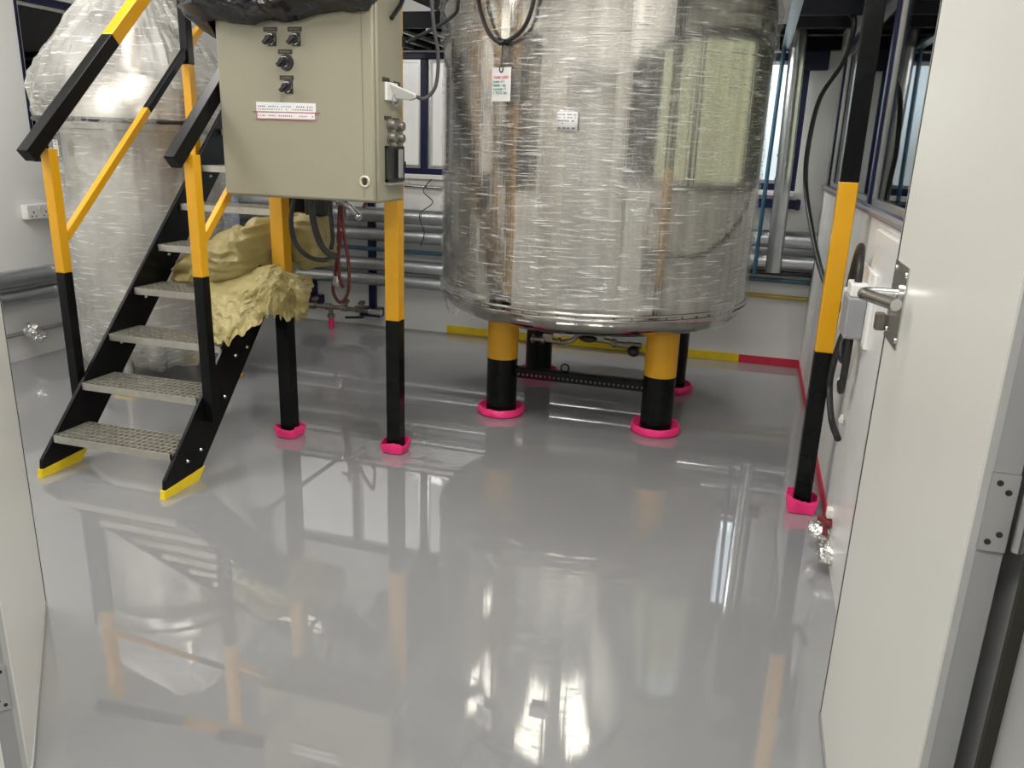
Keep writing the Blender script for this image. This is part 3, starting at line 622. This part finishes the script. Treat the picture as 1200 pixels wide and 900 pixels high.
# white instruction plate with red rule
x0, x1, z0, z1 = px2x(304), px2x(374), zz(139.5), zz(118.5)
b = MB(); b.prism([(x0, CY0-.003, z0), (x1, CY0-.003, z0-.001), (x1, CY0-.003, z1-.002), (x0, CY0-.003, z1)], (0, .003, 0)); lp_ = b.build('instruction_plate', PAPER, dr, smooth=False)
b = MB()
for zr in (.012, .048*.0+.0335):
    b.box((x0-(.018 if zr > .02 else 0), CY0-.004, z0+zr-.0335+.0335*(zr > .02)*0+0.0), (x1+(.018 if zr > .02 else 0), CY0-.003, z0+zr-.0335+.0028)) if False else None
b.box((x0, CY0-.0042, z0), (x1, CY0-.003, z0+.003)); b.box((x0-.018, CY0-.0042, z0+.0265), (x1+.018, CY0-.003, z0+.0295)); b.box((x0, CY0-.0042, z0), (x0+.003, CY0-.003, z0+.028)); b.box((x1-.003, CY0-.0042, z0), (x1, CY0-.003, z0+.028))
b.build('red_rule', mat('red_print', (.42, .03, .05), .5), lp_, smooth=False)
b = MB(); rnd = random.Random(5)
for (zr, k0, n_, hh_) in ((.049, 0, 26, .005), (.038, 2, 24, .004), (.014, 1, 27, .0045)):
    for k in range(n_):
        xx = x0+.008+(x1-x0-.016)*k/n_
        if rnd.random() < .85: b.box((xx, CY0-.0038, z0+zr-hh_/2), (xx+.0058*rnd.uniform(.6, 1), CY0-.003, z0+zr+hh_/2))
b.build('print', INKK, lp_, smooth=False)
# right side: socket with plug, buttons, breaker window
SX = CX1
def yy(px): return CY0+.022+(px-442.)*(CY1-CY0-.022)/(471.-442.)
def zs(py): return 1.93-(py-16.)*(.714/219.)
for (px, py) in ((451, 91.5), (463, 94), (452.5, 135.5), (462, 137)):
    b = MB(); b.box((SX, yy(px)-.030, zs(py)-.008), (SX+.003, yy(px)+.030, zs(py)+.008)); b.build('nameplate', DARKPL, t, smooth=False)
b = MB(); b.box((SX, yy(449), zs(115)), (SX+.012, yy(462), zs(94))); so = b.build('socket', WPL, t, bevel=.003, smooth=False)
b = MB(); b.prism([(SX+.012, yy(451), zs(95)), (SX+.012, yy(458), zs(112)), (SX+.06, yy(461), zs(113)), (SX+.085, yy(462), zs(110)), (SX+.085, yy(462), zs(106))], (0, .035, 0)); b.build('plug', WPL, so, bevel=.003)
b = MB(); b.tube([(SX+.014+.0*k, yy(458)+.028*math.cos(a), zs(114)+.022*math.sin(a)) for k, a in enumerate([k/20*2*PI for k in range(20)])], .0035, 8, close=True); b.build('socket_ring', GREYPL, so)
for (px, py) in ((454, 143), (464, 144), (454, 158), (464, 158.5)):
    b = MB(); b.lathe([(0, .030), (.016, .030), (.018, .027), (.018, .008), (.024, .006), (.024, 0)], c=(SX, yy(px), zs(py)), axis=(1, 0, 0), seg=20); b.build('push_button', mat('button_grey', (.18, .17, .15), .35, .4), t)
b = MB(); ya, yb, za, zb = yy(449), yy(469), zs(211), zs(168)
b.box((SX, ya, za), (SX+.012, yb, za+.008)); b.box((SX, ya, zb-.008), (SX+.012, yb, zb)); b.box((SX, ya, za), (SX+.012, ya+.01, zb)); b.box((SX, yb-.01, za), (SX+.012, yb, zb)); b.box((SX, ya, za), (SX+.003, yb, zb)); wb_ = b.build('breaker_box', DARKPL, t, smooth=False)
b = MB(); b.box((SX+.012, ya+.1, za+.012), (SX+.02, ya+.135, zb-.012)); b.build('breaker_cover', GREYPL, wb_, smooth=False, bevel=.002)
b = MB(); b.box((SX, ya, za-.012), (SX+.03, yb+.01, za-.004)); b.build('hinge_strip', ALU, wb_, smooth=False)
b = MB(); zt = zs(0); b.tube([(SX+.012, yy(455), zs(22)), (SX+.02, yy(463), zs(5)), (SX+.018, yy(470), zs(-14))], .009, 8); b.build('stay_arm', RUBBER, t)
# supply cable of the plug
b = MB(); p = (SX+.08, yy(462)+.018, zs(108)); b.tube(spline([p, (SX+.115, yy(462)+.03, zs(110)), (SX+.155, yy(464)+.03, zs(95)), (SX+.165, yy(464)+.03, zs(60)), (SX+.15, yy(462)+.03, zs(20)), (SX+.14, yy(462)+.03, zs(-30)), (SX+.14, yy(462)+.05, zs(-62))]), .0075, 10)
tag(b.build('power_cable', CABLE), 'grey cable rising from the plug on the side of the control cabinet', 'cable')
b = MB(); b.tube(spline([(SX+.13, 3.5, 2.3), (SX+.12, 3.55, 2.05), (SX+.07, 3.58, 1.98), (SX-.12, 3.56, 1.88)]), .008, 10); tag(b.build('black_cable', RUBBER), 'dark cable crossing behind the top right of the control cabinet', 'cable')
# black hoses below
b = MB(); b.tube(spline([(-1.955, 3.22, 1.22), (-1.985, 3.22, 1.10), (-1.975, 3.23, 1.0), (-1.92, 3.24, .94), (-1.85, 3.25, .925), (-1.79, 3.27, .945)]), .011, 10); tag(b.build('black_hose', RUBBER), 'black hose looping widest below the control cabinet', 'hose')
b = MB(); b.tube(spline([(-1.88, 3.22, 1.22), (-1.875, 3.22, 1.12), (-1.855, 3.23, 1.02), (-1.82, 3.24, .965), (-1.79, 3.27, .945)]), .015, 10); tag(b.build('black_hose', RUBBER), 'thick black hose hanging straight down in the middle below the cabinet', 'hose')
b = MB(); b.tube(spline([(-1.795, 3.22, 1.22), (-1.785, 3.22, 1.12), (-1.785, 3.23, 1.03), (-1.80, 3.24, .98)]), .010, 10); tag(b.build('black_hose', RUBBER), 'short black hose hanging nearest the red hoses below the cabinet', 'hose')
b = MB(); b.box((-2.09, 3.5, 1.09), (-1.985, 3.62, 1.30)); tag(b.build('stringer_block', RUBBER, None, bevel=.02), 'black block standing in for the dark upper stringer, half hidden behind the hoses under the cabinet', 'box')  # block stands in for the dark mass of the upper stringer

# black plastic sheet over the cabinet top
def sheet(u, v):
    # u runs round left side, front, right side; v from crown to hem
    pts = [(CX0-.02, CY1+.01), (CX0-.025, CY0+.07), (CX0-.015, CY0-.02), (CX0+.2, CY0-.03), (CX0+.36, CY0-.02), (CX1-.14, CY0-.015), (CX1-.02, CY0-.015), (CX1+.012, CY0+.05), (CX1+.012, CY1)]
    hem = [1.78, 1.81, 1.875, 1.865, 1.885, 1.90, 1.912, 1.97, 2.02]
    f_ = u*(len(pts)-1); i = min(int(f_), len(pts)-2); f_ -= i
    x = pts[i][0]+(pts[i+1][0]-pts[i][0])*f_; y = pts[i][1]+(pts[i+1][1]-pts[i][1])*f_; hz = hem[i]+(hem[i+1]-hem[i])*f_
    mx, my = (CX0+CX1)/2, (CY0+CY1)/2
    if v < .3:
        w = v/.3; x = mx+(x-mx)*w; y = my+(y-my)*w; z = 2.065+.03*abs(fbm((x*5, y*5, 2)))
    else:
        w = (v-.3)/.7; z = 2.065+(hz-2.065)*w
        amp = max(0, math.sin(min(1, w*1.02)*PI))**.7
        o_ = amp*(.045+.05*fbm((u*6, w*1.6, 1.3))+.04*ridge((u*5+w*2.2, w*1.6, 4))+.022*ridge((u*13-w*3, w*3, 9)))
        o_ = max(o_, -.004)
        if i in (2, 3, 4, 5): y -= o_
        elif i < 2: x -= o_*1.3
        else: x += o_*.35
        if i == 6: y -= o_*.6
        z += (.012*fbm((u*9, 3, 1))+.010*ridge((u*7, 1, 1)))*w
    return (x, y, z)
b = MB(); b.grid(150, 56, sheet); tag(b.build('black_plastic_sheet', BAG, None, solid=.002), 'black plastic sheet draped over the top of the control cabinet', 'plastic sheet')

# ---------------------------------------------------------------- yellow plastic sheeting over the stairs
BC = [(-2.80, 3.46, .785, .055, .06), (-2.70, 3.45, .80, .09, .10), (-2.58, 3.43, .825, .13, .125), (-2.40, 3.38, .875, .155, .135), (-2.26, 3.37, .925, .175, .145), (-2.13, 3.53, .965, .11, .125), (-2.03, 3.54, .98, .11, .12), (-1.985, 3.54, .985, .095, .11)]
def bundle(u, v):
    f_ = v*(len(BC)-1); i = min(int(f_), len(BC)-2); f_ -= i; g = f_*f_*(3-2*f_)
    q = [BC[i][k]+(BC[i+1][k]-BC[i][k])*(f_ if k == 0 else g) for k in range(5)]
    a = u*2*PI; k = (math.cos(a), math.sin(a)); x = q[0]*1.6
    crease = .024*ridge((k[0]*1.5+x*1.8, k[1]*1.5-x, x))+.012*fbm((k[0]*2, k[1]*2, x*2))+.010*ridge((k[0]*3.2, k[1]*3.2+x*3, x*2))
    tw = v-.60+.10*k[1]-.03*k[0]; seam = -.016*math.exp(-(tw/.016)**2)+.014*math.exp(-((tw+.045)/.028)**2)
    e = (1-.45*max(0, (v-.95)/.05)**2)
    if v in (0, 1): return (q[0], q[1]+.01*k[0], q[2]+.01*k[1])
    return (q[0]+.05*k[1]*(.5-v), q[1]-k[0]*(q[3]*e+crease-.012+seam), q[2]+k[1]*(q[4]*e+crease*.8-.01+seam))
b = MB(); b.grid(120, 140, bundle, closeu=True)
yb_ = b.build('yellow_plastic_sheeting', YSHEET); tag(yb_, 'crumpled yellow plastic sheeting bundled over the stair stringer below the cabinet', 'plastic sheet')
CTRL = [[ (-2.536, 3.300, 0.782), (-2.395, 3.140, 0.760), (-2.352, 3.080, 0.686), (-2.300, 3.020, 0.611), (-2.240, 2.950, 0.565) ],
    [ (-2.405, 3.280, 0.787), (-2.284, 3.120, 0.752), (-2.239, 3.050, 0.689), (-2.192, 2.990, 0.627), (-2.152, 2.940, 0.580) ],
    [ (-2.242, 3.240, 0.838), (-2.159, 3.100, 0.793), (-2.136, 3.060, 0.736), (-2.110, 3.030, 0.685), (-2.069, 2.990, 0.635) ],
    [ (-2.157, 3.240, 0.876), (-2.097, 3.130, 0.833), (-2.080, 3.100, 0.792), (-2.052, 3.080, 0.751), (-2.030, 3.070, 0.69) ],
    [ (-2.10, 3.280, 0.880), (-2.073, 3.220, 0.869), (-2.035, 3.170, 0.824), (-2.027, 3.160, 0.771), (-2.041, 3.170, 0.665) ],
    [ (-2.063, 3.290, 0.852), (-2.024, 3.240, 0.838), (-2.006, 3.220, 0.787), (-2.011, 3.230, 0.721), (-2.031, 3.250, 0.63) ],
    [ (-2.004, 3.310, 0.838), (-1.973, 3.270, 0.806), (-1.949, 3.250, 0.763), (-1.959, 3.270, 0.702), (-1.980, 3.300, 0.642) ],
    [ (-2.029, 3.460, 0.815), (-2.002, 3.420, 0.790), (-1.992, 3.400, 0.752), (-2.017, 3.400, 0.708), (-2.029, 3.400, 0.640) ]]
def cr_(P, t):
    n_ = len(P)-1; f_ = min(max(t, 0), .99999)*n_; i = int(f_); t = f_-i
    a, b_, c, d = P[max(i-1, 0)], P[i], P[min(i+1, n_)], P[min(i+2, n_)]
    return .5*((2*b_)+(c-a)*t+(2*a-5*b_+4*c-d)*t*t+(3*b_-a-3*c+d)*t**3)
CT = [[Vector(p) for p in c] for c in CTRL]
def drape(u, v):
    p = cr_([cr_(c, v) for c in CT], u); env = .35+.65*v
    out = .050*env*(ridge((u*7+v*2.0, v*2.2-u, 3))-.35)+.012*ridge((u*15-v*3, v*5, 11))*env+.02*fbm((u*8, v*6, 9))
    p = p+Vector((.35, -.85, .15))*(out*.8)
    p += Vector((.012*fbm((u*10, v*7, 1)), 0, (.018*fbm((u*22, v*2, 6))+.010*math.sin(u*70))*v*v))
    return p
b = MB(); b.grid(170, 80, drape); b.build('draped_hem', YSHEET, yb_)

# panel and wrapped roll seen between stairs and cabinet
b = MB(); b.prism([(-3.457, 4.75, 1.223), (-3.204, 4.75, 1.223), (-3.204, 4.75, 1.616)], (0, .02, 0)); 
sp_ = b.build('speckled_panel', GRANITE, None, smooth=False); b = MB(); b.bar((-3.25, 4.76, 1.235), (-3.25, 5.86, 1.235), .03, .02); b.build('support_arm', BLACK, sp_, smooth=False)
tag(sp_, 'speckled grey sloping panel edge just left of the control cabinet', 'panel')
b = MB(); b.lathe([(0, 0), (.08, 0), (.09, .04), (.088, .3), (.09, .6), (.08, .68), (0, .68)], c=(-4.04, 5.62, .46), seg=28, fn=lambda r, h, a, i: (r*(1+.08*fbm((math.cos(a)*2, math.sin(a)*2, h*8))), h)); tag(b.build('wrapped_riser', BLUEWRAP), 'pale blue film-wrapped upright riser behind the yellow mid rail of the stairs', 'pipe')

# ---------------------------------------------------------------- pipes along the walls
def pipe(name, a, b_, r, m_, label, cat='pipe', bands=0, group='pipes along the back wall'):
    q = MB(); q.cyl(a, b_, r, 24); o = q.build(name, m_); tag(o, label, cat, group)
    if bands:
        A, B = Vector(a), Vector(b_); d = (B-A).normalized()
        for k in range(1, bands): p = A.lerp(B, k/bands); j = MB(); j.tube([p-d*.006, p+d*.006], r+.0025, 24); j.build('jacket_band', m_, o)
    return o
pipe('insulated_pipe', (-4.40, 5.77, .905), (.43, 5.77, .905), .058, GALV, 'thick silver insulated pipe on the back wall, topmost of the four', bands=7)
pipe('insulated_pipe', (-4.40, 5.77, .755), (.43, 5.77, .755), .052, GALV, 'thick silver insulated pipe on the back wall, second from the top', bands=7)
pipe('insulated_pipe', (-4.40, 5.76, .520), (-.6, 5.76, .520), .052, GALV, 'silver insulated pipe on the back wall just below the thin blue pipe', bands=6)
pipe('insulated_pipe', (-4.40, 5.73, .405), (-.6, 5.73, .405), .048, GALV, 'silver insulated pipe lowest on the back wall left of the tank', bands=6)
pipe('blue_pipe', (-3.2, 5.80, .635), (.43, 5.80, .62), .016, BLUEP, 'thin blue pipe running along the back wall between the silver pipes')
pipe('black_pipe', (-.2, 5.78, .675), (.43, 5.78, .675), .016, RUBBER, 'thin black pipe on the back wall right of the tank')
pipe('ochre_pipe', (-.5, 5.80, .515), (.43, 5.80, .505), .016, OCHRE, 'thin ochre yellow pipe lowest on the back wall right of the tank')
pipe('thin_pipe', (-2.75, 5.848, 1.135), (-2.28, 5.848, 1.125), .013, STEEL, 'thin steel pipe end just under the back window')
b = MB(); b.tube(spline([(-2.36, 5.835, 1.20), (-2.43, 5.82, 1.10), (-2.34, 5.79, 1.02), (-2.41, 5.70, .93), (-2.37, 5.695, .80), (-2.40, 5.70, .70)], 8), .004, 6); tag(b.build('thin_wire', DARKPL), 'thin loose wire dangling below the back window left of the large tank', 'wire')
# uprights that carry the pipes
def upright(x, z0, z1, label):
    t = thing('pipe_bracket', label, 'bracket', (x, 5.83, z0), 'navy pipe brackets on the back wall')
    b = MB(); b.box((x-.03, 5.83, z0), (x+.03, 5.86, z1)); b.build('upright', NAVY, t, smooth=False)
    b = MB(); b.box((x-.09, 5.78, z0-.012), (x+.09, 5.86, z0+.06)); b.build('foot_plate', NAVY, t, smooth=False)
upright(-2.88, .10, 1.0, 'navy upright pipe bracket behind the bronze valve row on the back wall')
upright(-3.42, .16, 1.0, 'navy upright pipe bracket at the left end of the valve row')
t = thing('pipe_bracket', 'navy horizontal channel holding the vertical duct near the right corner', 'bracket', (.1, 5.8, 1.13))
b = MB(); b.box((-.2, 5.80, 1.105), (.30, 5.85, 1.165)); b.build('channel', NAVY, t, smooth=False); b = MB(); b.box((.27, 5.785, 1.10), (.295, 5.85, 1.17)); b.build('end_clip', NAVY, t, smooth=False)
# vertical duct and thin blue riser
t = thing('vertical_duct', 'shiny galvanised vertical duct in the right back corner', 'duct', (.175, 5.70, .69))
b = MB(); b.cyl((.175, 5.70, .69), (.155, 5.70, 2.2), .052, 28); b.build('duct_tube', GALV, t)
for z in (1.02, 1.30, 1.45): b = MB(); b.cyl((.1735-(z-.69)*.013, 5.70, z-.008), (.1735-(z-.69)*.013, 5.70, z+.008), .055, 28); b.build('collar', GALV, t)
pipe('blue_riser', (.055, 5.72, .66), (.075, 5.72, 2.15), .014, BLUEP, 'thin dark blue vertical pipe beside the galvanised duct', group='risers in the right back corner')
# valve row
t = thing('valve_manifold', 'row of bronze valves on a low pipe by the back wall', 'valve', (-3.05, 5.62, .17))
b = MB(); b.cyl((-3.42, 5.62, .178), (-2.78, 5.62, .168), .018, 14)
for x in (-3.30, -3.16, -3.02, -2.90): b.lathe([(.018, -.028), (.028, -.022), (.028, .022), (.018, .028)], c=(x, 5.62, .175), axis=(1, 0, 0), seg=14)
b.cyl((-3.14, 5.62, .17), (-3.14, 5.62, .075), .018, 14); b.lathe([(.018, 0), (.03, .006), (.03, .03), (.018, .036)], c=(-3.14, 5.62, .085), seg=14); b.build('valve_body', BRONZE, t)
b = MB(); b.cyl((-3.14, 5.62, .005), (-3.14, 5.62, .08), .023, 14); b.build('masking_tape', PINK, t)
for x in (-3.27, -3.0, -2.86):
    b = MB(); b.cyl((x, 5.62, .18), (x, 5.62, .225), .008, 8); b.lathe([(.0, .0), (.03, .003), (.032, .01), (.0, .014)], c=(x, 5.61, .225), axis=(0, -.5, 1), seg=14); b.build('handwheel', BRONZE, t)
b = MB(); b.cyl((-2.80, 5.62, .168), (-2.70, 5.62, .166), .024, 14); b.build('pipe_cap', CHROME, t)
b = MB(); b.bar((-2.98, 5.56, .115), (-2.82, 5.56, .13), .02, .018); b.build('lever', RUBBER, t)
# red hoses hanging below the cabinet, far side
hh = [[(-2.970, 5.84, 1.16), (-2.965, 5.65, 1.15), (-2.960, 5.49, 1.0), (-2.990, 5.5, .75), (-3.040, 5.52, .45), (-3.060, 5.52, .32), (-3.000, 5.52, .24), (-2.930, 5.52, .33), (-2.910, 5.5, .55), (-2.950, 5.5, .85), (-2.940, 5.48, 1.25)],
      [(-2.930, 5.44, .80), (-2.970, 5.46, .62), (-2.980, 5.48, .45), (-2.960, 5.5, .36)],
      [(-2.710, 5.42, 1.25), (-2.810, 5.44, 1.12), (-2.910, 5.46, 1.0), (-2.970, 5.48, .9)],
      [(-2.690, 5.4, 1.25), (-2.680, 5.42, 1.1), (-2.740, 5.43, .98)]]
hl = ['long red hose hanging in a loop in front of the back wall pipes', 'short dark red hose inside the hose loop', 'red hose slanting from the cabinet to the valve cluster', 'red hose end hanging right of the valve cluster']
for p, l in zip(hh, hl):
    b = MB(); b.tube(spline(p, 8), .013, 10); tag(b.build('red_hose', REDH), l, 'hose', 'red hoses below the cabinet')
t = thing('valve_cluster', 'small cluster of silver fittings on the red hoses', 'valve', (-2.89, 5.42, .98))
b = MB(); b.tube([(-3.01, 5.42, 1.0), (-2.91, 5.42, 1.01), (-2.84, 5.42, .98), (-2.77, 5.4, .92)], .022, 12); b.lathe([(.02, 0), (.034, .006), (.034, .03), (.02, .036)], c=(-2.97, 5.42, .985), seg=14); b.ball((-2.77, 5.4, .915), .03); b.build('fitting', CHROME, t)
b = MB(); b.cyl((-2.89, 5.42, .9), (-2.89, 5.42, 1.2), .012, 10); b.bar((-2.96, 5.4, 1.14), (-2.81, 5.4, 1.18), .02, .02); b.build('stem', BRONZE, t)
b = MB(); b.lathe([(0, .0), (.035, .01), (.04, .05), (.03, .09), (0, .1)], c=(-3.01, 5.5, .36), seg=16); tag(b.build('hose_cap', CHROME), 'shiny round coupling on the lower end of the red hose', 'coupling')
# left wall pipes
pipe('insulated_pipe', (-4.40, 1.9, .545), (-4.40, 5.7, .545), .056, GALV, 'upper silver insulated pipe along the left wall', bands=5, group='pipes along the left wall')
pipe('insulated_pipe', (-4.40, 1.9, .43), (-4.40, 5.7, .43), .046, GALV, 'lower silver insulated pipe along the left wall', bands=5, group='pipes along the left wall')
pipe('thin_pipe', (-4.44, 1.9, .185), (-4.44, 5.2, .185), .014, GREYPL, 'thin grey pipe low on the left wall', group='pipes along the left wall')
def crumple(mb, c, r, sc, seed):
    n0 = len(mb.bm.verts); bmesh.ops.create_icosphere(mb.bm, subdivisions=4, radius=1); mb.bm.verts.ensure_lookup_table()
    for v in mb.bm.verts[n0:]:
        d = 1+.28*fbm(v.co*1.6+Vector((seed, 0, 0)))+.14*ridge(v.co*3.2+Vector((seed, 1, 0))); v.co = Vector(c)+Vector((v.co.x*sc[0], v.co.y*sc[1], v.co.z*sc[2]))*r*d
    return mb
b = MB(); crumple(b, (-4.40, 3.98, .20), .045, (1, .9, 1.1), 2); crumple(b, (-4.39, 4.02, .155), .04, (1, 1.1, .8), 5); tag(b.build('foil_wrapped_valve', FOIL), 'small foil-wrapped valve on the thin pipe low on the left wall', 'valve')
# twin socket on the left wall
t = thing('wall_socket', 'white double power socket on the left wall', 'socket', (XL, 4.19, .94))
b = MB(); b.box((XL, 4.095, .895), (XL+.045, 4.29, .99)); b.build('back_box', WPL, t, bevel=.006); b = MB(); b.box((XL+.045, 4.098, .898), (XL+.052, 4.287, .987)); fp = b.build('face_plate', WPL, t, bevel=.003)
b = MB()
for y in (4.145, 4.24):
    for dy, dz, w, h in ((0, -.005, .008, .014), (-.016, -.03, .012, .008), (.016, -.03, .012, .008)): b.box((XL+.052, y+dy-w/2, .945+dz-h/2), (XL+.0525, y+dy+w/2, .945+dz+h/2))
b.build('pin_hole', DARKPL, fp, smooth=False)
b = MB(); b.box((XL+.052, 4.185, .955), (XL+.058, 4.20, .975)); b.box((XL+.052, 4.265, .955), (XL+.058, 4.28, .975)); b.build('rocker', WPL, fp, smooth=False)

# ---------------------------------------------------------------- right wall: cable, switch box, foil
b = MB(); b.tube(spline([(.30, 4.9, 2.3), (.33, 4.8, 2.19), (.375, 4.6, 2.10), (.36, 4.68, 1.93), (.275, 4.8, 1.75), (.25, 4.82, 1.5), (.262, 4.8, 1.30), (.30, 4.5, 1.10), (.345, 4.0, .92), (.375, 3.5, .88), (.385, 3.2, .87), (.39, 3.02, .86)]), .0135, 12); tag(b.build('black_cable', RUBBER), 'thick black cable hanging from above in the right corner, passing behind the post', 'cable')
t = thing('switch_box', 'grey cable switch box with white back plate on the right wall beside the door handle', 'switch box', (.40, 3.0, .98))
b = MB(); b.box((.40, 2.80, .84), (.414, 3.22, 1.09)); b.build('back_plate', WPL, t, bevel=.004, smooth=False)
b = MB(); b.box((.34, 2.86, .86), (.40, 3.02, 1.0)); b.build('switch_body', GREYPL, t, bevel=.006, smooth=False)
b = MB(); b.box((.348, 3.024, .86), (.40, 3.12, 1.0)); b.build('switch_cover', WPL, t, bevel=.006, smooth=False)
b = MB(); b.box((.345, 2.88, 1.0), (.40, 3.0, 1.045)); b.build('cable_entry', WPL, t, bevel=.006, smooth=False)
cs = [([(.37, 2.93, 1.03), (.372, 2.96, 1.10), (.378, 3.05, 1.15), (.385, 3.16, 1.13), (.39, 3.28, 1.04), (.39, 3.34, .93)], 'black cable arching over the top of the switch box'),
      ([(.385, 3.12, .87), (.375, 3.2, .78), (.37, 3.28, .66), (.375, 3.32, .56), (.385, 3.2, .47), (.40, 3.05, .44)], 'black cable curving down from the switch box to the low wall'),
      ([(.375, 2.95, .87), (.372, 2.93, .80), (.372, 2.94, .70), (.378, 3.0, .64), (.385, 3.1, .645)], 'short black cable hanging under the grey switch box'),
      ([(.385, 3.08, .86), (.365, 3.06, .80), (.368, 3.04, .755), (.38, 3.07, .74), (.385, 3.13, .78)], 'knotted black cable end at the lower left of the switch box')]
for p, l in cs:
    b = MB(); b.tube(spline(p, 10), .013, 10); tag(b.build('black_cable', RUBBER), l, 'cable', 'black cables around the switch box')
b = MB(); crumple(b, (.395, 3.13, .645), .016, (1, 1, 1), 4); tag(b.build('cable_clip', WPL), 'small white clip at the end of the short cable on the right wall', 'clip')
b = MB(); crumple(b, (.412, 3.10, .50), .016, (.7, 1, 1.2), 8); tag(b.build('cable_clip', WPL), 'small white clip just above the low cable end on the right wall', 'clip')
t = thing('foil_wrapped_tap', 'low wall tap wrapped in crumpled foil with a red handle beside the door', 'tap', (.39, 2.9, .06))
b = MB(); crumple(b, (.385, 3.01, .085), .034, (1.3, 1.1, .8), 1); crumple(b, (.398, 2.83, .07), .036, (.9, 1.1, .9), 7); crumple(b, (.400, 2.92, .068), .028, (.9, 1.6, .7), 3); b.build('foil_wrap', FOIL, t)
b = MB(); b.bar((.375, 3.0, .135), (.415, 2.94, .14), .03, .018); b.bar((.395, 2.97, .08), (.395, 2.97, .135), .02, .02, up=(0, 1, 0)); b.build('red_handle', mat('dark_red_handle', (.18, .02, .025), .4), t, bevel=.003)
b = MB(); b.box((.392, 2.96, .15), (.42, 3.0, .19)); b.build('wall_flange', WPL, t, bevel=.006)
